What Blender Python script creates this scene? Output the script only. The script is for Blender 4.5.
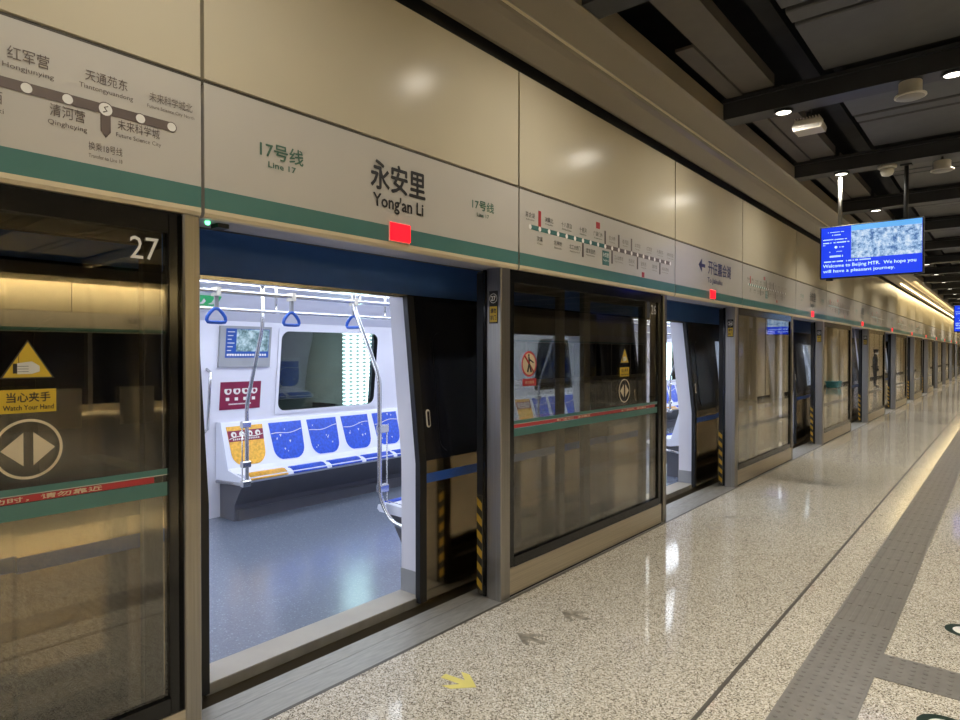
import bpy, math, random
from mathutils import Vector
PI = math.pi
R = random.Random(7)
for o in list(bpy.data.objects): bpy.data.objects.remove(o)
SC = bpy.context.scene
COL = SC.collection

# ------------------------------------------------------------------ camera, world, exposure
cam_d = bpy.data.cameras.new('camera'); cam = bpy.data.objects.new('camera', cam_d); COL.objects.link(cam)
cam_d.sensor_width = 36.0; cam_d.lens = 640.0 / 960.0 * 36.0; cam_d.clip_end = 300; cam_d.clip_start = 0.03
cam.location = (0, 0, 1.6)
cam.rotation_euler = (PI / 2 - math.atan(7 / 640.0), 0, math.atan(530 / 640.0))
SC.camera = cam
w = bpy.data.worlds.new('world'); SC.world = w; w.use_nodes = True
w.node_tree.nodes['Background'].inputs[0].default_value = (0.9, 0.8, 0.65, 1)
w.node_tree.nodes['Background'].inputs[1].default_value = 0.0
SC.view_settings.view_transform = 'Standard'; SC.view_settings.look = 'None'
SC.view_settings.gamma = 1; SC.view_settings.use_curve_mapping = False
SC.view_settings.exposure = 0.0
SC.cycles.max_bounces = 10; SC.cycles.transparent_max_bounces = 24; SC.cycles.glossy_bounces = 6; SC.cycles.diffuse_bounces = 4
SC.cycles.sample_clamp_indirect = 8.0
LAMP_W = 18.0        # platform downlights
COVE_W = 30.0        # cove strips
TRAIN_E = 5.0       # train ceiling panels

# ------------------------------------------------------------------ layout
W = -2.51            # screen door front plane
WO = 14.2            # opposite platform edge
BAY = [-4.58, 0.0, 4.54, 9.14, 13.75] + [13.75 + 4.6 * k for k in range(1, 9)]
ORD = ['zeroth', 'first', 'second', 'third', 'fourth', 'fifth', 'sixth', 'seventh', 'eighth', 'ninth', 'tenth', 'eleventh', 'twelfth', 'thirteenth']

# ------------------------------------------------------------------ materials
def mat(name, c, rough=0.5, metal=0.0, emit=0.0, ecol=None, var=0.06, scale=6.0, spec=0.5, bump=0.0, stretch=None):
    m = bpy.data.materials.new(name); m.use_nodes = True
    nt = m.node_tree; b = nt.nodes['Principled BSDF']
    b.inputs['Roughness'].default_value = rough; b.inputs['Metallic'].default_value = metal
    b.inputs['Specular IOR Level'].default_value = spec
    col = (c[0], c[1], c[2], 1)
    tc = nt.nodes.new('ShaderNodeTexCoord'); n = nt.nodes.new('ShaderNodeTexNoise'); n.inputs['Scale'].default_value = scale
    n.inputs['Detail'].default_value = 3
    if stretch:
        mp = nt.nodes.new('ShaderNodeMapping'); mp.inputs['Scale'].default_value = stretch
        nt.links.new(tc.outputs['Object'], mp.inputs[0]); nt.links.new(mp.outputs[0], n.inputs['Vector'])
    else:
        nt.links.new(tc.outputs['Object'], n.inputs['Vector'])
    r = nt.nodes.new('ShaderNodeValToRGB')
    lo = tuple(max(0, x * (1 - var)) for x in c) + (1,); hi = tuple(min(1, x * (1 + var)) for x in c) + (1,)
    r.color_ramp.elements[0].color = lo; r.color_ramp.elements[0].position = 0.3
    r.color_ramp.elements[1].color = hi; r.color_ramp.elements[1].position = 0.7
    nt.links.new(n.outputs['Fac'], r.inputs[0]); nt.links.new(r.outputs[0], b.inputs['Base Color'])
    if bump:
        bp = nt.nodes.new('ShaderNodeBump'); bp.inputs['Strength'].default_value = bump; bp.inputs['Distance'].default_value = 0.002
        nt.links.new(n.outputs['Fac'], bp.inputs['Height']); nt.links.new(bp.outputs[0], b.inputs['Normal'])
    if emit:
        e = ecol or c
        b.inputs['Emission Color'].default_value = (e[0], e[1], e[2], 1); b.inputs['Emission Strength'].default_value = emit
    return m

def glass(name, tint, f0, rough=0.0):
    m = bpy.data.materials.new(name); m.use_nodes = True; nt = m.node_tree; nt.nodes.clear()
    out = nt.nodes.new('ShaderNodeOutputMaterial'); mix = nt.nodes.new('ShaderNodeMixShader')
    tr = nt.nodes.new('ShaderNodeBsdfTransparent'); tr.inputs[0].default_value = tuple(tint) + (1,)
    gl = nt.nodes.new('ShaderNodeBsdfGlossy'); gl.inputs['Roughness'].default_value = rough
    gl.inputs[0].default_value = (0.95, 0.95, 0.93, 1)
    ge = nt.nodes.new('ShaderNodeNewGeometry'); d = nt.nodes.new('ShaderNodeVectorMath'); d.operation = 'DOT_PRODUCT'
    nt.links.new(ge.outputs['Incoming'], d.inputs[0]); nt.links.new(ge.outputs['Normal'], d.inputs[1])
    def mth(op, a, b=None):
        n = nt.nodes.new('ShaderNodeMath'); n.operation = op
        for i, v in enumerate((a, b)):
            if v is None: continue
            if isinstance(v, (int, float)): n.inputs[i].default_value = v
            else: nt.links.new(v, n.inputs[i])
        return n.outputs[0]
    a = mth('ABSOLUTE', d.outputs['Value']); q = mth('SUBTRACT', 1.0, a); p = mth('POWER', q, 4.0)
    f = mth('ADD', mth('MULTIPLY', p, 1 - f0), f0)
    nt.links.new(f, mix.inputs[0]); nt.links.new(tr.outputs[0], mix.inputs[1]); nt.links.new(gl.outputs[0], mix.inputs[2])
    nt.links.new(mix.outputs[0], out.inputs[0])
    return m

M = {}
M['clad'] = mat('cream enamel cladding', (0.52, 0.468, 0.35), 0.22, spec=0.05, var=0.02, scale=1.2)
M['sign'] = mat('off white sign enamel', (0.52, 0.49, 0.44), 0.25, var=0.015, scale=2)
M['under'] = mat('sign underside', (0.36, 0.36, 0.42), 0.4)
M['tsill'] = mat('train door sill', (0.34, 0.31, 0.265), 0.45)
M['seam'] = mat('dark brown gap shade', (0.045, 0.036, 0.024), 0.6)
M['lip'] = mat('cream sign lip', (0.66, 0.56, 0.38), 0.35, var=0.02)
M['teal'] = mat('line teal print', (0.065, 0.175, 0.16), 0.35, var=0.04)
M['ink'] = mat('black ink', (0.016, 0.014, 0.014), 0.4)
M['inkg'] = mat('green grey ink', (0.06, 0.14, 0.10), 0.4)
M['inkb'] = mat('brown grey ink', (0.135, 0.105, 0.095), 0.4)
M['inkv'] = mat('violet ink', (0.05, 0.045, 0.12), 0.4)
M['inkr'] = mat('red ink', (0.42, 0.03, 0.035), 0.4)
M['white'] = mat('white print', (0.75, 0.73, 0.68), 0.4)
M['yellow'] = mat('yellow sticker', (0.62, 0.42, 0.03), 0.4)
M['steel'] = mat('brushed stainless', (0.36, 0.34, 0.31), 0.33, 0.95, var=0.10, scale=3, stretch=(40, 40, 0.6))
M['steelh'] = mat('brushed stainless kick plate', (0.58, 0.51, 0.39), 0.33, 0.9, var=0.12, scale=3, stretch=(30, 0.4, 60))
M['sill'] = mat('worn aluminium sill', (0.29, 0.28, 0.255), 0.5, 0.4, var=0.14, scale=7, stretch=(8, 1.2, 1))
M['frame'] = mat('dark bronze frame', (0.007, 0.007, 0.007), 0.12)
M['frame2'] = mat('grey door frame', (0.10, 0.09, 0.075), 0.4, 0.6)
M['rubber'] = mat('black rubber', (0.004, 0.0045, 0.006), 0.45)
M['glass'] = glass('coated screen glass', (0.90, 0.88, 0.83), 0.10)
M['glass2'] = glass('leaf glass', (0.95, 0.94, 0.92), 0.04)
M['twin'] = glass('train window glass', (0.72, 0.76, 0.76), 0.05)
M['dwin'] = glass('train door glass', (0.35, 0.37, 0.38), 0.04)
M['navy'] = mat('navy train paint', (0.045, 0.12, 0.40), 0.32, var=0.05)
M['black'] = mat('gloss black train band', (0.006, 0.007, 0.012), 0.18)
M['tsteel'] = mat('train stainless', (0.46, 0.39, 0.28), 0.12, 1.0, var=0.05, scale=2, stretch=(1, 0.3, 20))
M['skirt'] = mat('train skirt', (0.12, 0.10, 0.07), 0.4)  # stainless skirt; its warm brown reflection is put into a diffuse colour
M['blue'] = mat('blue stripe', (0.02, 0.08, 0.36), 0.3)
M['twhite'] = mat('train interior white', (0.70, 0.70, 0.78), 0.35, var=0.01)
M['tgrey'] = mat('train interior grey', (0.30, 0.31, 0.33), 0.4)
M['tdark'] = mat('under seat grey', (0.10, 0.10, 0.115), 0.4)
M['tlight'] = mat('train light panel', (0.9, 0.95, 1.0), 0.4, emit=TRAIN_E, ecol=(0.86, 0.92, 1.0))
M['seat'] = mat('seat shell', (0.72, 0.74, 0.84), 0.32, var=0.01)
M['sblue'] = mat('seat blue', (0.02, 0.08, 0.55), 0.35, var=0.25, scale=40)
M['syel'] = mat('seat yellow', (0.78, 0.42, 0.05), 0.35, var=0.2, scale=40)
M['maroon'] = mat('maroon notice', (0.22, 0.015, 0.05), 0.35)
M['sblue2'] = mat('strap blue', (0.02, 0.10, 0.50), 0.35)
M['chrome'] = mat('polished steel tube', (0.62, 0.62, 0.62), 0.22, 1.0, var=0.03)
M['exitg'] = mat('exit sign green', (0.02, 0.32, 0.10), 0.4, emit=0.35)
M['black_m'] = mat('matt black', (0.012, 0.012, 0.012), 0.6)
M['ceil'] = mat('void black', (0.010, 0.010, 0.011), 0.8, var=0.3)
M['slat'] = mat('dark grey ceiling panel', (0.080, 0.079, 0.078), 0.6, var=0.08)
M['slat2'] = mat('brown grey ceiling panel', (0.095, 0.082, 0.066), 0.55, var=0.08)
M['beam'] = mat('black beam', (0.021, 0.022, 0.025), 0.5, var=0.15)
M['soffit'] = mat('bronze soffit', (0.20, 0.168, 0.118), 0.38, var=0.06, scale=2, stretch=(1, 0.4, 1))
M['devw'] = mat('device white', (0.62, 0.58, 0.50), 0.4)
M['grille'] = mat('device grille', (0.30, 0.28, 0.25), 0.5)
M['lamp'] = mat('lamp lens', (1, 0.95, 0.85), 0.4, emit=3.5, ecol=(1, 0.93, 0.8))
M['cove'] = mat('cove strip', (1, 0.85, 0.5), 0.4, emit=9.0, ecol=(1.0, 0.78, 0.38))
M['red'] = mat('red lamp', (0.5, 0.01, 0.012), 0.3, emit=1.5, ecol=(1.0, 0.008, 0.022))
M['green'] = mat('green led', (0.1, 0.9, 0.3), 0.3, emit=4.0, ecol=(0.15, 1.0, 0.4))
M['galv'] = mat('galvanised pole', (0.24, 0.235, 0.22), 0.45, 0.3)
M['tact'] = mat('grey tactile paving', (0.18, 0.166, 0.146), 0.36, var=0.10, scale=14)
M['joint'] = mat('dark floor joint', (0.07, 0.06, 0.045), 0.5)
M['fyel'] = mat('pale yellow floor print', (0.75, 0.66, 0.20), 0.35)
M['fbro'] = mat('worn brown floor print', (0.25, 0.22, 0.17), 0.4, var=0.4, scale=25)
M['fgrn'] = mat('dark green floor sticker', (0.008, 0.022, 0.014), 0.6, spec=0.2)
M['cream'] = mat('cream stone', (0.62, 0.54, 0.40), 0.4, var=0.04)
M['rock'] = mat('tunnel concrete', (0.03, 0.03, 0.03), 0.9, var=0.3)
M['cyan'] = mat('turquoise plastic', (0.02, 0.25, 0.33), 0.4)
M['skin'] = mat('skin', (0.45, 0.27, 0.19), 0.5)
M['uniform'] = mat('black uniform', (0.02, 0.02, 0.024), 0.7)
M['mask'] = mat('white face mask', (0.7, 0.72, 0.75), 0.6)
M['screenblue'] = mat('screen blue', (0.0, 0.02, 0.3), 0.3, emit=1.0, ecol=(0.008, 0.045, 0.80))
M['screentext'] = mat('screen text', (0.6, 0.8, 0.9), 0.3, emit=1.0, ecol=(0.60, 0.85, 0.95))

def hazard():
    m = mat('hazard tape', (0.5, 0.3, 0.02), 0.4); nt = m.node_tree; b = nt.nodes['Principled BSDF']
    tc = nt.nodes.new('ShaderNodeTexCoord'); sx = nt.nodes.new('ShaderNodeSeparateXYZ'); nt.links.new(tc.outputs['Object'], sx.inputs[0])
    def mth(op, a, b_):
        n = nt.nodes.new('ShaderNodeMath'); n.operation = op
        for i, v in enumerate((a, b_)):
            if isinstance(v, (int, float)): n.inputs[i].default_value = v
            else: nt.links.new(v, n.inputs[i])
        return n.outputs[0]
    s = mth('ADD', mth('MULTIPLY', sx.outputs['X'], 0.9), sx.outputs['Z'])
    s = mth('GREATER_THAN', mth('FRACT', mth('MULTIPLY', s, 9.5), 0), 0.5)
    mx = nt.nodes.new('ShaderNodeMix'); mx.data_type = 'RGBA'; nt.links.new(s, mx.inputs[0])
    mx.inputs[6].default_value = (0.012, 0.011, 0.01, 1); mx.inputs[7].default_value = (0.55, 0.33, 0.03, 1)
    nt.links.new(mx.outputs[2], b.inputs['Base Color'])
    return m
M['hazard'] = hazard()

def terrazzo():
    m = mat('speckled terrazzo', (0.4, 0.35, 0.28), 0.10); nt = m.node_tree; b = nt.nodes['Principled BSDF']
    tc = nt.nodes.new('ShaderNodeTexCoord')
    def vor(scale):
        v = nt.nodes.new('ShaderNodeTexVoronoi'); v.inputs['Scale'].default_value = scale; nt.links.new(tc.outputs['Object'], v.inputs['Vector'])
        s = nt.nodes.new('ShaderNodeSeparateColor'); nt.links.new(v.outputs['Color'], s.inputs[0]); return s.outputs[0], s.outputs[1]
    r1, r2 = vor(190.0)
    cr = nt.nodes.new('ShaderNodeValToRGB'); cr.color_ramp.interpolation = 'CONSTANT'
    e = cr.color_ramp.elements
    stops = [(0.0, (0.12, 0.10, 0.075)), (0.13, (0.27, 0.235, 0.18)), (0.30, (0.52, 0.47, 0.38)), (0.62, (0.62, 0.57, 0.47)), (0.88, (0.78, 0.74, 0.66))]
    e[0].position, e[0].color = stops[0][0], stops[0][1] + (1,)
    e[1].position, e[1].color = stops[1][0], stops[1][1] + (1,)
    for p, c in stops[2:]:
        k = e.new(p); k.color = c + (1,)
    nt.links.new(r1, cr.inputs[0])
    nz = nt.nodes.new('ShaderNodeTexNoise'); nz.inputs['Scale'].default_value = 1.3; nt.links.new(tc.outputs['Object'], nz.inputs['Vector'])
    mp = nt.nodes.new('ShaderNodeMapRange'); mp.inputs[3].default_value = 0.9; mp.inputs[4].default_value = 1.08; nt.links.new(nz.outputs[0], mp.inputs[0])
    mx = nt.nodes.new('ShaderNodeMix'); mx.data_type = 'RGBA'; mx.blend_type = 'MULTIPLY'; mx.inputs[0].default_value = 1
    nt.links.new(cr.outputs[0], mx.inputs[6]); nt.links.new(mp.outputs[0], mx.inputs[7]); nt.links.new(mx.outputs[2], b.inputs['Base Color'])
    mp2 = nt.nodes.new('ShaderNodeMapRange'); mp2.inputs[3].default_value = 0.055; mp2.inputs[4].default_value = 0.085; nt.links.new(nz.outputs[0], mp2.inputs[0])
    nt.links.new(mp2.outputs[0], b.inputs['Roughness'])
    return m
M['floor'] = terrazzo(); M['floor'].node_tree.nodes['Principled BSDF'].inputs['Specular IOR Level'].default_value = 0.24

def trainfloor():
    m = mat('blue grey train floor', (0.13, 0.15, 0.19), 0.21, spec=1.0); nt = m.node_tree; b = nt.nodes['Principled BSDF']
    tc = nt.nodes.new('ShaderNodeTexCoord'); v = nt.nodes.new('ShaderNodeTexVoronoi'); v.inputs['Scale'].default_value = 130
    nt.links.new(tc.outputs['Object'], v.inputs['Vector'])
    s = nt.nodes.new('ShaderNodeSeparateColor'); nt.links.new(v.outputs['Color'], s.inputs[0])
    cr = nt.nodes.new('ShaderNodeValToRGB'); cr.color_ramp.interpolation = 'CONSTANT'; e = cr.color_ramp.elements
    e[0].color = (0.145, 0.17, 0.225, 1); e[1].position = 0.5; e[1].color = (0.17, 0.195, 0.25, 1)
    k = e.new(0.95); k.color = (0.25, 0.28, 0.34, 1)
    nt.links.new(s.outputs[0], cr.inputs[0]); nt.links.new(cr.outputs[0], b.inputs['Base Color'])
    return m
M['tfloor'] = trainfloor()

def screen_photo(name, sky, a, bcol, c, scale, strength):
    m = bpy.data.materials.new(name); m.use_nodes = True; nt = m.node_tree; b = nt.nodes['Principled BSDF']
    b.inputs['Base Color'].default_value = (0.01, 0.01, 0.01, 1)
    tc = nt.nodes.new('ShaderNodeTexCoord'); n = nt.nodes.new('ShaderNodeTexNoise'); n.inputs['Scale'].default_value = scale; n.inputs['Detail'].default_value = 8
    n.inputs['Roughness'].default_value = 0.75
    nt.links.new(tc.outputs['Object'], n.inputs['Vector'])
    cr = nt.nodes.new('ShaderNodeValToRGB'); e = cr.color_ramp.elements
    e[0].position = 0.40; e[0].color = a + (1,); e[1].position = 0.50; e[1].color = bcol + (1,); k = e.new(0.6); k.color = c + (1,)
    nt.links.new(n.outputs[0], cr.inputs[0])
    nt.links.new(cr.outputs[0], b.inputs['Emission Color']); b.inputs['Emission Strength'].default_value = strength
    return m
M['photo'] = screen_photo('screen snow picture', None, (0.04, 0.13, 0.36), (0.34, 0.53, 0.80), (0.72, 0.82, 0.95), 15, 1.0)
M['photosky'] = mat('screen sky', (0.1, 0.3, 0.6), 0.3, emit=1.0, ecol=(0.10, 0.36, 0.78))
M['photo2'] = screen_photo('screen garden picture', None, (0.06, 0.13, 0.14), (0.20, 0.34, 0.42), (0.50, 0.66, 0.78), 12, 1.0)

def ledboard():
    m = bpy.data.materials.new('dotted light board'); m.use_nodes = True; nt = m.node_tree; b = nt.nodes['Principled BSDF']
    b.inputs['Base Color'].default_value = (0.02, 0.03, 0.03, 1)
    tc = nt.nodes.new('ShaderNodeTexCoord'); sx = nt.nodes.new('ShaderNodeSeparateXYZ'); nt.links.new(tc.outputs['Object'], sx.inputs[0])
    def mth(op, a, b_=0):
        n = nt.nodes.new('ShaderNodeMath'); n.operation = op
        for i, v in enumerate((a, b_)):
            if isinstance(v, (int, float)): n.inputs[i].default_value = v
            else: nt.links.new(v, n.inputs[i])
        return n.outputs[0]
    def tri(x, f): return mth('ABSOLUTE', mth('SUBTRACT', mth('FRACT', mth('MULTIPLY', x, f)), 0.5))
    g = mth('ADD', tri(sx.outputs['Y'], 9.0), tri(sx.outputs['Z'], 20.0))
    mr = nt.nodes.new('ShaderNodeMapRange'); nt.links.new(g, mr.inputs[0]); mr.inputs[1].default_value = 0.35; mr.inputs[2].default_value = 0.75
    mr.inputs[3].default_value = 1.1; mr.inputs[4].default_value = 18.0
    b.inputs['Emission Color'].default_value = (0.66, 0.93, 0.93, 1); nt.links.new(mr.outputs[0], b.inputs['Emission Strength'])
    return m
M['led'] = ledboard()

# ------------------------------------------------------------------ mesh builder
_glyph = {}
def glyphs(s):
    if s not in _glyph:
        c = bpy.data.curves.new('t', 'FONT'); c.body = s; c.size = 1.0; c.resolution_u = 2
        o = bpy.data.objects.new('t', c); COL.objects.link(o)
        dg = bpy.context.evaluated_depsgraph_get(); dg.update()
        me = bpy.data.meshes.new_from_object(o.evaluated_get(dg))
        v = [(p.co.x, p.co.y) for p in me.vertices]; f = [tuple(p.vertices) for p in me.polygons]
        bpy.data.objects.remove(o); bpy.data.curves.remove(c); bpy.data.meshes.remove(me)
        x0 = min(p[0] for p in v); x1 = max(p[0] for p in v); y0 = min(p[1] for p in v); y1 = max(p[1] for p in v)
        _glyph[s] = (v, f, x0, x1, y0, y1)
    return _glyph[s]

OFF = {}
class MB:
    def __init__(s): s.v = []; s.f = []; s.m = []; s.sm = []; s.ms = []
    def mi(s, m):
        if m not in s.ms: s.ms.append(m)
        return s.ms.index(m)
    def face(s, idx, m, smooth=False):
        s.f.append(idx); s.m.append(s.mi(m)); s.sm.append(smooth)
    def box(s, x0, y0, z0, x1, y1, z1, m):
        a = len(s.v)
        s.v += [(x, y, z) for x in (min(x0, x1), max(x0, x1)) for y in (min(y0, y1), max(y0, y1)) for z in (min(z0, z1), max(z0, z1))]
        for q in ((0, 1, 3, 2), (4, 6, 7, 5), (0, 4, 5, 1), (2, 3, 7, 6), (0, 2, 6, 4), (1, 5, 7, 3)): s.face(tuple(a + i for i in q), m)
        return s
    def cbox(s, x0, y0, z0, x1, y1, z1, m, c=0.004):
        # box with chamfered edges running along its longest axis
        L = {'X': x1 - x0, 'Y': y1 - y0, 'Z': z1 - z0}; ax = max(L, key=L.get)
        rng = {'X': (x0, x1), 'Y': (y0, y1), 'Z': (z0, z1)}
        o = [k for k in 'XYZ' if k != ax]; (a0, a1), (b0, b1) = rng[o[0]], rng[o[1]]
        c = min(c, (a1 - a0) / 3, (b1 - b0) / 3)
        p = [(a0 + c, b0), (a1 - c, b0), (a1, b0 + c), (a1, b1 - c), (a1 - c, b1), (a0 + c, b1), (a0, b1 - c), (a0, b0 + c)]
        return s.prism(p, ax, rng[ax][0], rng[ax][1], m)
    def prism(s, poly, ax, a, b, m, caps=True, mside=None):
        n = len(poly); k = len(s.v)
        def P(u, v, t): return {'X': (t, u, v), 'Y': (u, t, v), 'Z': (u, v, t)}[ax]
        s.v += [P(u, v, a) for u, v in poly] + [P(u, v, b) for u, v in poly]
        area = sum(poly[i][0] * poly[(i + 1) % n][1] - poly[(i + 1) % n][0] * poly[i][1] for i in range(n))
        flip = (area < 0) != (ax == 'Y')
        for i in range(n):
            j = (i + 1) % n; q = (k + i, k + j, k + n + j, k + n + i)
            s.face(q[::-1] if flip else q, mside[i] if mside else m)
        if caps:
            c0 = tuple(k + i for i in range(n))[::-1]; c1 = tuple(k + n + i for i in range(n))
            s.face(c0[::-1] if flip else c0, m); s.face(c1[::-1] if flip else c1, m)
        return s
    def poly(s, pts, m):
        k = len(s.v); s.v += [tuple(p) for p in pts]; s.face(tuple(range(k, k + len(pts))), m); return s
    def tube(s, path, r, m, n=10, closed=False):
        path = [Vector(p) for p in path]; N = len(path); k = len(s.v)
        ref = None
        for i, p in enumerate(path):
            if closed: t = path[(i + 1) % N] - path[i - 1]
            else: t = path[min(i + 1, N - 1)] - path[max(i - 1, 0)]
            t.normalize()
            if ref is None: ref = Vector((0, 0, 1)) if abs(t.z) < 0.9 else Vector((1, 0, 0))
            u = (ref - t * ref.dot(t)).normalized(); ref = u; v = t.cross(u)
            rr = r[i] if isinstance(r, (list, tuple)) else r
            for j in range(n):
                a = 2 * PI * j / n; s.v.append(tuple(p + (u * math.cos(a) + v * math.sin(a)) * rr))
        for i in range(N if closed else N - 1):
            for j in range(n):
                a = k + i * n; b = k + ((i + 1) % N) * n; jj = (j + 1) % n
                s.face((a + j, a + jj, b + jj, b + j), m, True)
        if not closed:
            s.face(tuple(k + j for j in range(n))[::-1], m); s.face(tuple(k + (N - 1) * n + j for j in range(n)), m)
        return s
    def lathe(s, prof, cx, cy, m, n=24, mats=None):
        k = len(s.v); P = len(prof)
        for r, z in prof:
            for j in range(n):
                a = 2 * PI * j / n; s.v.append((cx + r * math.cos(a), cy + r * math.sin(a), z))
        for i in range(P - 1):
            for j in range(n):
                jj = (j + 1) % n; s.face((k + i * n + j, k + i * n + jj, k + (i + 1) * n + jj, k + (i + 1) * n + j), mats[i] if mats else m, True)
        if prof[0][0] > 1e-6: s.face(tuple(k + j for j in range(n))[::-1], m)
        if prof[-1][0] > 1e-6: s.face(tuple(k + (P - 1) * n + j for j in range(n)), mats[-1] if mats else m)
        return s
    def disc(s, axis, c, r, m, n=20, r0=0.0, ry=None):
        # flat disc or ring facing +X, -Y or +Z
        def P(a, q):
            u, v = q * math.cos(a), (ry / r if ry else 1) * q * math.sin(a)
            return {'X': (c[0], c[1] + u, c[2] + v), 'Y': (c[0] + u, c[1], c[2] + v), 'Z': (c[0] + u, c[1] + v, c[2])}[axis]
        if r0 <= 0: s.poly([P(2 * PI * j / n, r) for j in range(n)], m)
        else:
            for j in range(n):
                a, b = 2 * PI * j / n, 2 * PI * (j + 1) / n
                s.poly([P(a, r), P(b, r), P(b, r0), P(a, r0)], m)
        return s
    def text(s, string, axis, d, u0, u1, v0, v1, m, bold=0.0, keep=True):
        # lettering fitted into a rectangle: axis X faces +X (u=Y, v=Z), axis Y faces -Y (u=X, v=Z)
        v, f, x0, x1, y0, y1 = glyphs(string)
        sx = (u1 - u0) / (x1 - x0); sy = (v1 - v0) / (y1 - y0)
        offs = [(0, 0)] if not bold else [(0, 0), (bold, 0), (-bold, 0), (0, bold), (0, -bold)]
        for q, (ou, ov) in enumerate(offs):
            k = len(s.v)
            for a, b in v:
                U = u0 + (a - x0) * sx + ou; V = v0 + (b - y0) * sy + ov; D = d + q * 0.00012 * (1 if axis == 'X' else -1)
                s.v.append((D, U, V) if axis == 'X' else (U, D, V))
            for g in f: s.face(tuple(k + i for i in g), m)
        return s
    def build(s, name, parent=None, org=None):
        me = bpy.data.meshes.new(name)
        o0 = OFF[parent.name] if parent is not None else (org or (0, 0, 0))
        me.from_pydata([(x - o0[0], y - o0[1], z - o0[2]) for x, y, z in s.v], [], s.f)
        for m in s.ms: me.materials.append(M[m])
        me.polygons.foreach_set('material_index', s.m); me.polygons.foreach_set('use_smooth', s.sm)
        me.update()
        o = bpy.data.objects.new(name, me); COL.objects.link(o); OFF[o.name] = o0
        if parent is not None: o.parent = parent
        else: o.location = o0
        return o

def tag(o, label, cat, group=None):
    o['label'] = label; o['category'] = cat
    if group: o['group'] = group
    return o
def thing(name, label, cat, loc, group=None):
    o = bpy.data.objects.new(name, None); COL.objects.link(o); o.location = loc; o.empty_display_size = 0.1
    OFF[o.name] = tuple(loc); return tag(o, label, cat, group)
def struct(o): o['kind'] = 'structure'; return o
KIDS = {}
def kids(o): return [c for c in bpy.data.objects if c.parent == o]
def dup(root, delta, label=None, group=None, rotz=0.0, skip=()):
    def cp(o, par):
        c = o.copy(); COL.objects.link(c)
        if par is not None: c.parent = par
        for ch in kids(o):
            if ch.name.split('.')[0] not in skip and ch.type != 'LIGHT': cp(ch, c)
        return c
    r = cp(root, None); r.location = Vector(root.location) + Vector(delta); r.rotation_euler.z += rotz
    if label: r['label'] = label
    if group: r['group'] = group
    return r
def rrect(u0, u1, v0, v1, r, n=5):
    p = []
    for cu, cv, a in ((u1 - r, v1 - r, 0), (u0 + r, v1 - r, 90), (u0 + r, v0 + r, 180), (u1 - r, v0 + r, 270)):
        for i in range(n + 1):
            t = math.radians(a + 90 * i / n); p.append((cu + r * math.cos(t), cv + r * math.sin(t)))
    return p
def frame_prism(mb, outer, inner, ax, a, b, m):
    # ring between two outlines with the same number of points
    n = len(outer)
    for i in range(n):
        j = (i + 1) % n
        mb.prism([outer[i], outer[j], inner[j], inner[i]], ax, a, b, m)

# ------------------------------------------------------------------ setting: floor, slab, tunnel
YA, YB = -12.0, 112.0
struct(MB().box(W + 0.01, YA, -0.3, WO, YB, 0.0, 'floor').build('floor'))
struct(MB().box(-7.2, YA, -1.5, -2.78, YB, -1.3, 'rock').box(-2.9, YA, -1.3, -2.78, YB, -0.32, 'rock').build('ground'))
struct(MB().box(-7.4, YA, -1.5, -7.1, YB, 5.0, 'rock').build('wall_tunnel'))
struct(MB().box(-7.4, YA, 4.6, WO + 0.5, YB, 4.8, 'ceil').build('ceiling'))
struct(MB().box(-7.4, YB, -1.5, WO + 0.5, YB + 0.2, 4.8, 'cream').build('wall_far'))
struct(MB().box(-7.4, YA - 0.2, -1.5, WO + 0.5, YA, 4.8, 'cream').build('wall_near'))
struct(MB().box(-1.062, YA, 0.0, -1.042, YB, 0.0015, 'joint').build('trim_1'))
# threshold strips running along the platform edge (show in every doorway)
mb = MB()
mb.box(-2.785, YA, -0.3, -2.68, YB, -0.003, 'sill').box(-2.672, YA, -0.3, W + 0.01, YB, 0.0, 'sill')
mb.box(-2.682, YA, -0.3, -2.67, YB, -0.02, 'black_m').box(W + 0.01, YA, -0.001, W + 0.03, YB, 0.001, 'joint')
struct(mb.build('sill'))
# tunnel light board seen through the train window
b = MB().box(-6.62, 5.22, 0.55, -6.58, 6.25, 2.15, 'led')
tag(b.build('light_board', org=(-6.6, 5.6, 0.55)), 'glowing pale green dotted light board beyond the far train window', 'light board', 'light boards on the tunnel wall')
lb2 = dup(bpy.data.objects['light_board'], (0, 9.3, 0), 'glowing dotted light board seen through the second doorway', 'light boards on the tunnel wall')
for k, bd in enumerate((bpy.data.objects['light_board'], lb2)):
    fr = MB()
    for yy in (0.1, 1.1): fr.box(-7.098 + 6.6, yy - 0.6, 0.3, -0.02, yy - 0.55, 0.4, 'black_m')
    f_ = fr.build('bracket'); f_.parent = bd

# ------------------------------------------------------------------ platform edge wall above the doors
seams = [1.28 - 4.74, 1.28, 3.435, 6.0, 8.03] + [x + 4.6 * k for k in range(10) for x in (10.55, 12.63)]
def clad(y0, y1, lab=None):
    g = 0.008; p = [(W - 0.02, 2.702), (W, 2.708), (W, 3.458), (W - 0.02, 3.466), (W - 0.04, 3.466), (W - 0.04, 2.702)]
    return MB().prism(p, 'Y', y0 + g, y1 - g, 'clad')
wl = struct(MB().box(W - 0.30, YA, 2.16, W - 0.05, YB, 3.9, 'black_m').build('wall_left'))
MB().box(W - 0.05, YA, 2.684, W - 0.007, YB, 2.703, 'seam').build('gap_shade_strip', wl)  # dark strip added in the panel gap, standing in for its shade
ext = [-12.0] + seams + [seams[-1] + 2.5, 111.0]
for y0, y1 in zip(ext[:-1], ext[1:]): clad(y0, y1).build('cladding_panel', wl)
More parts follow.
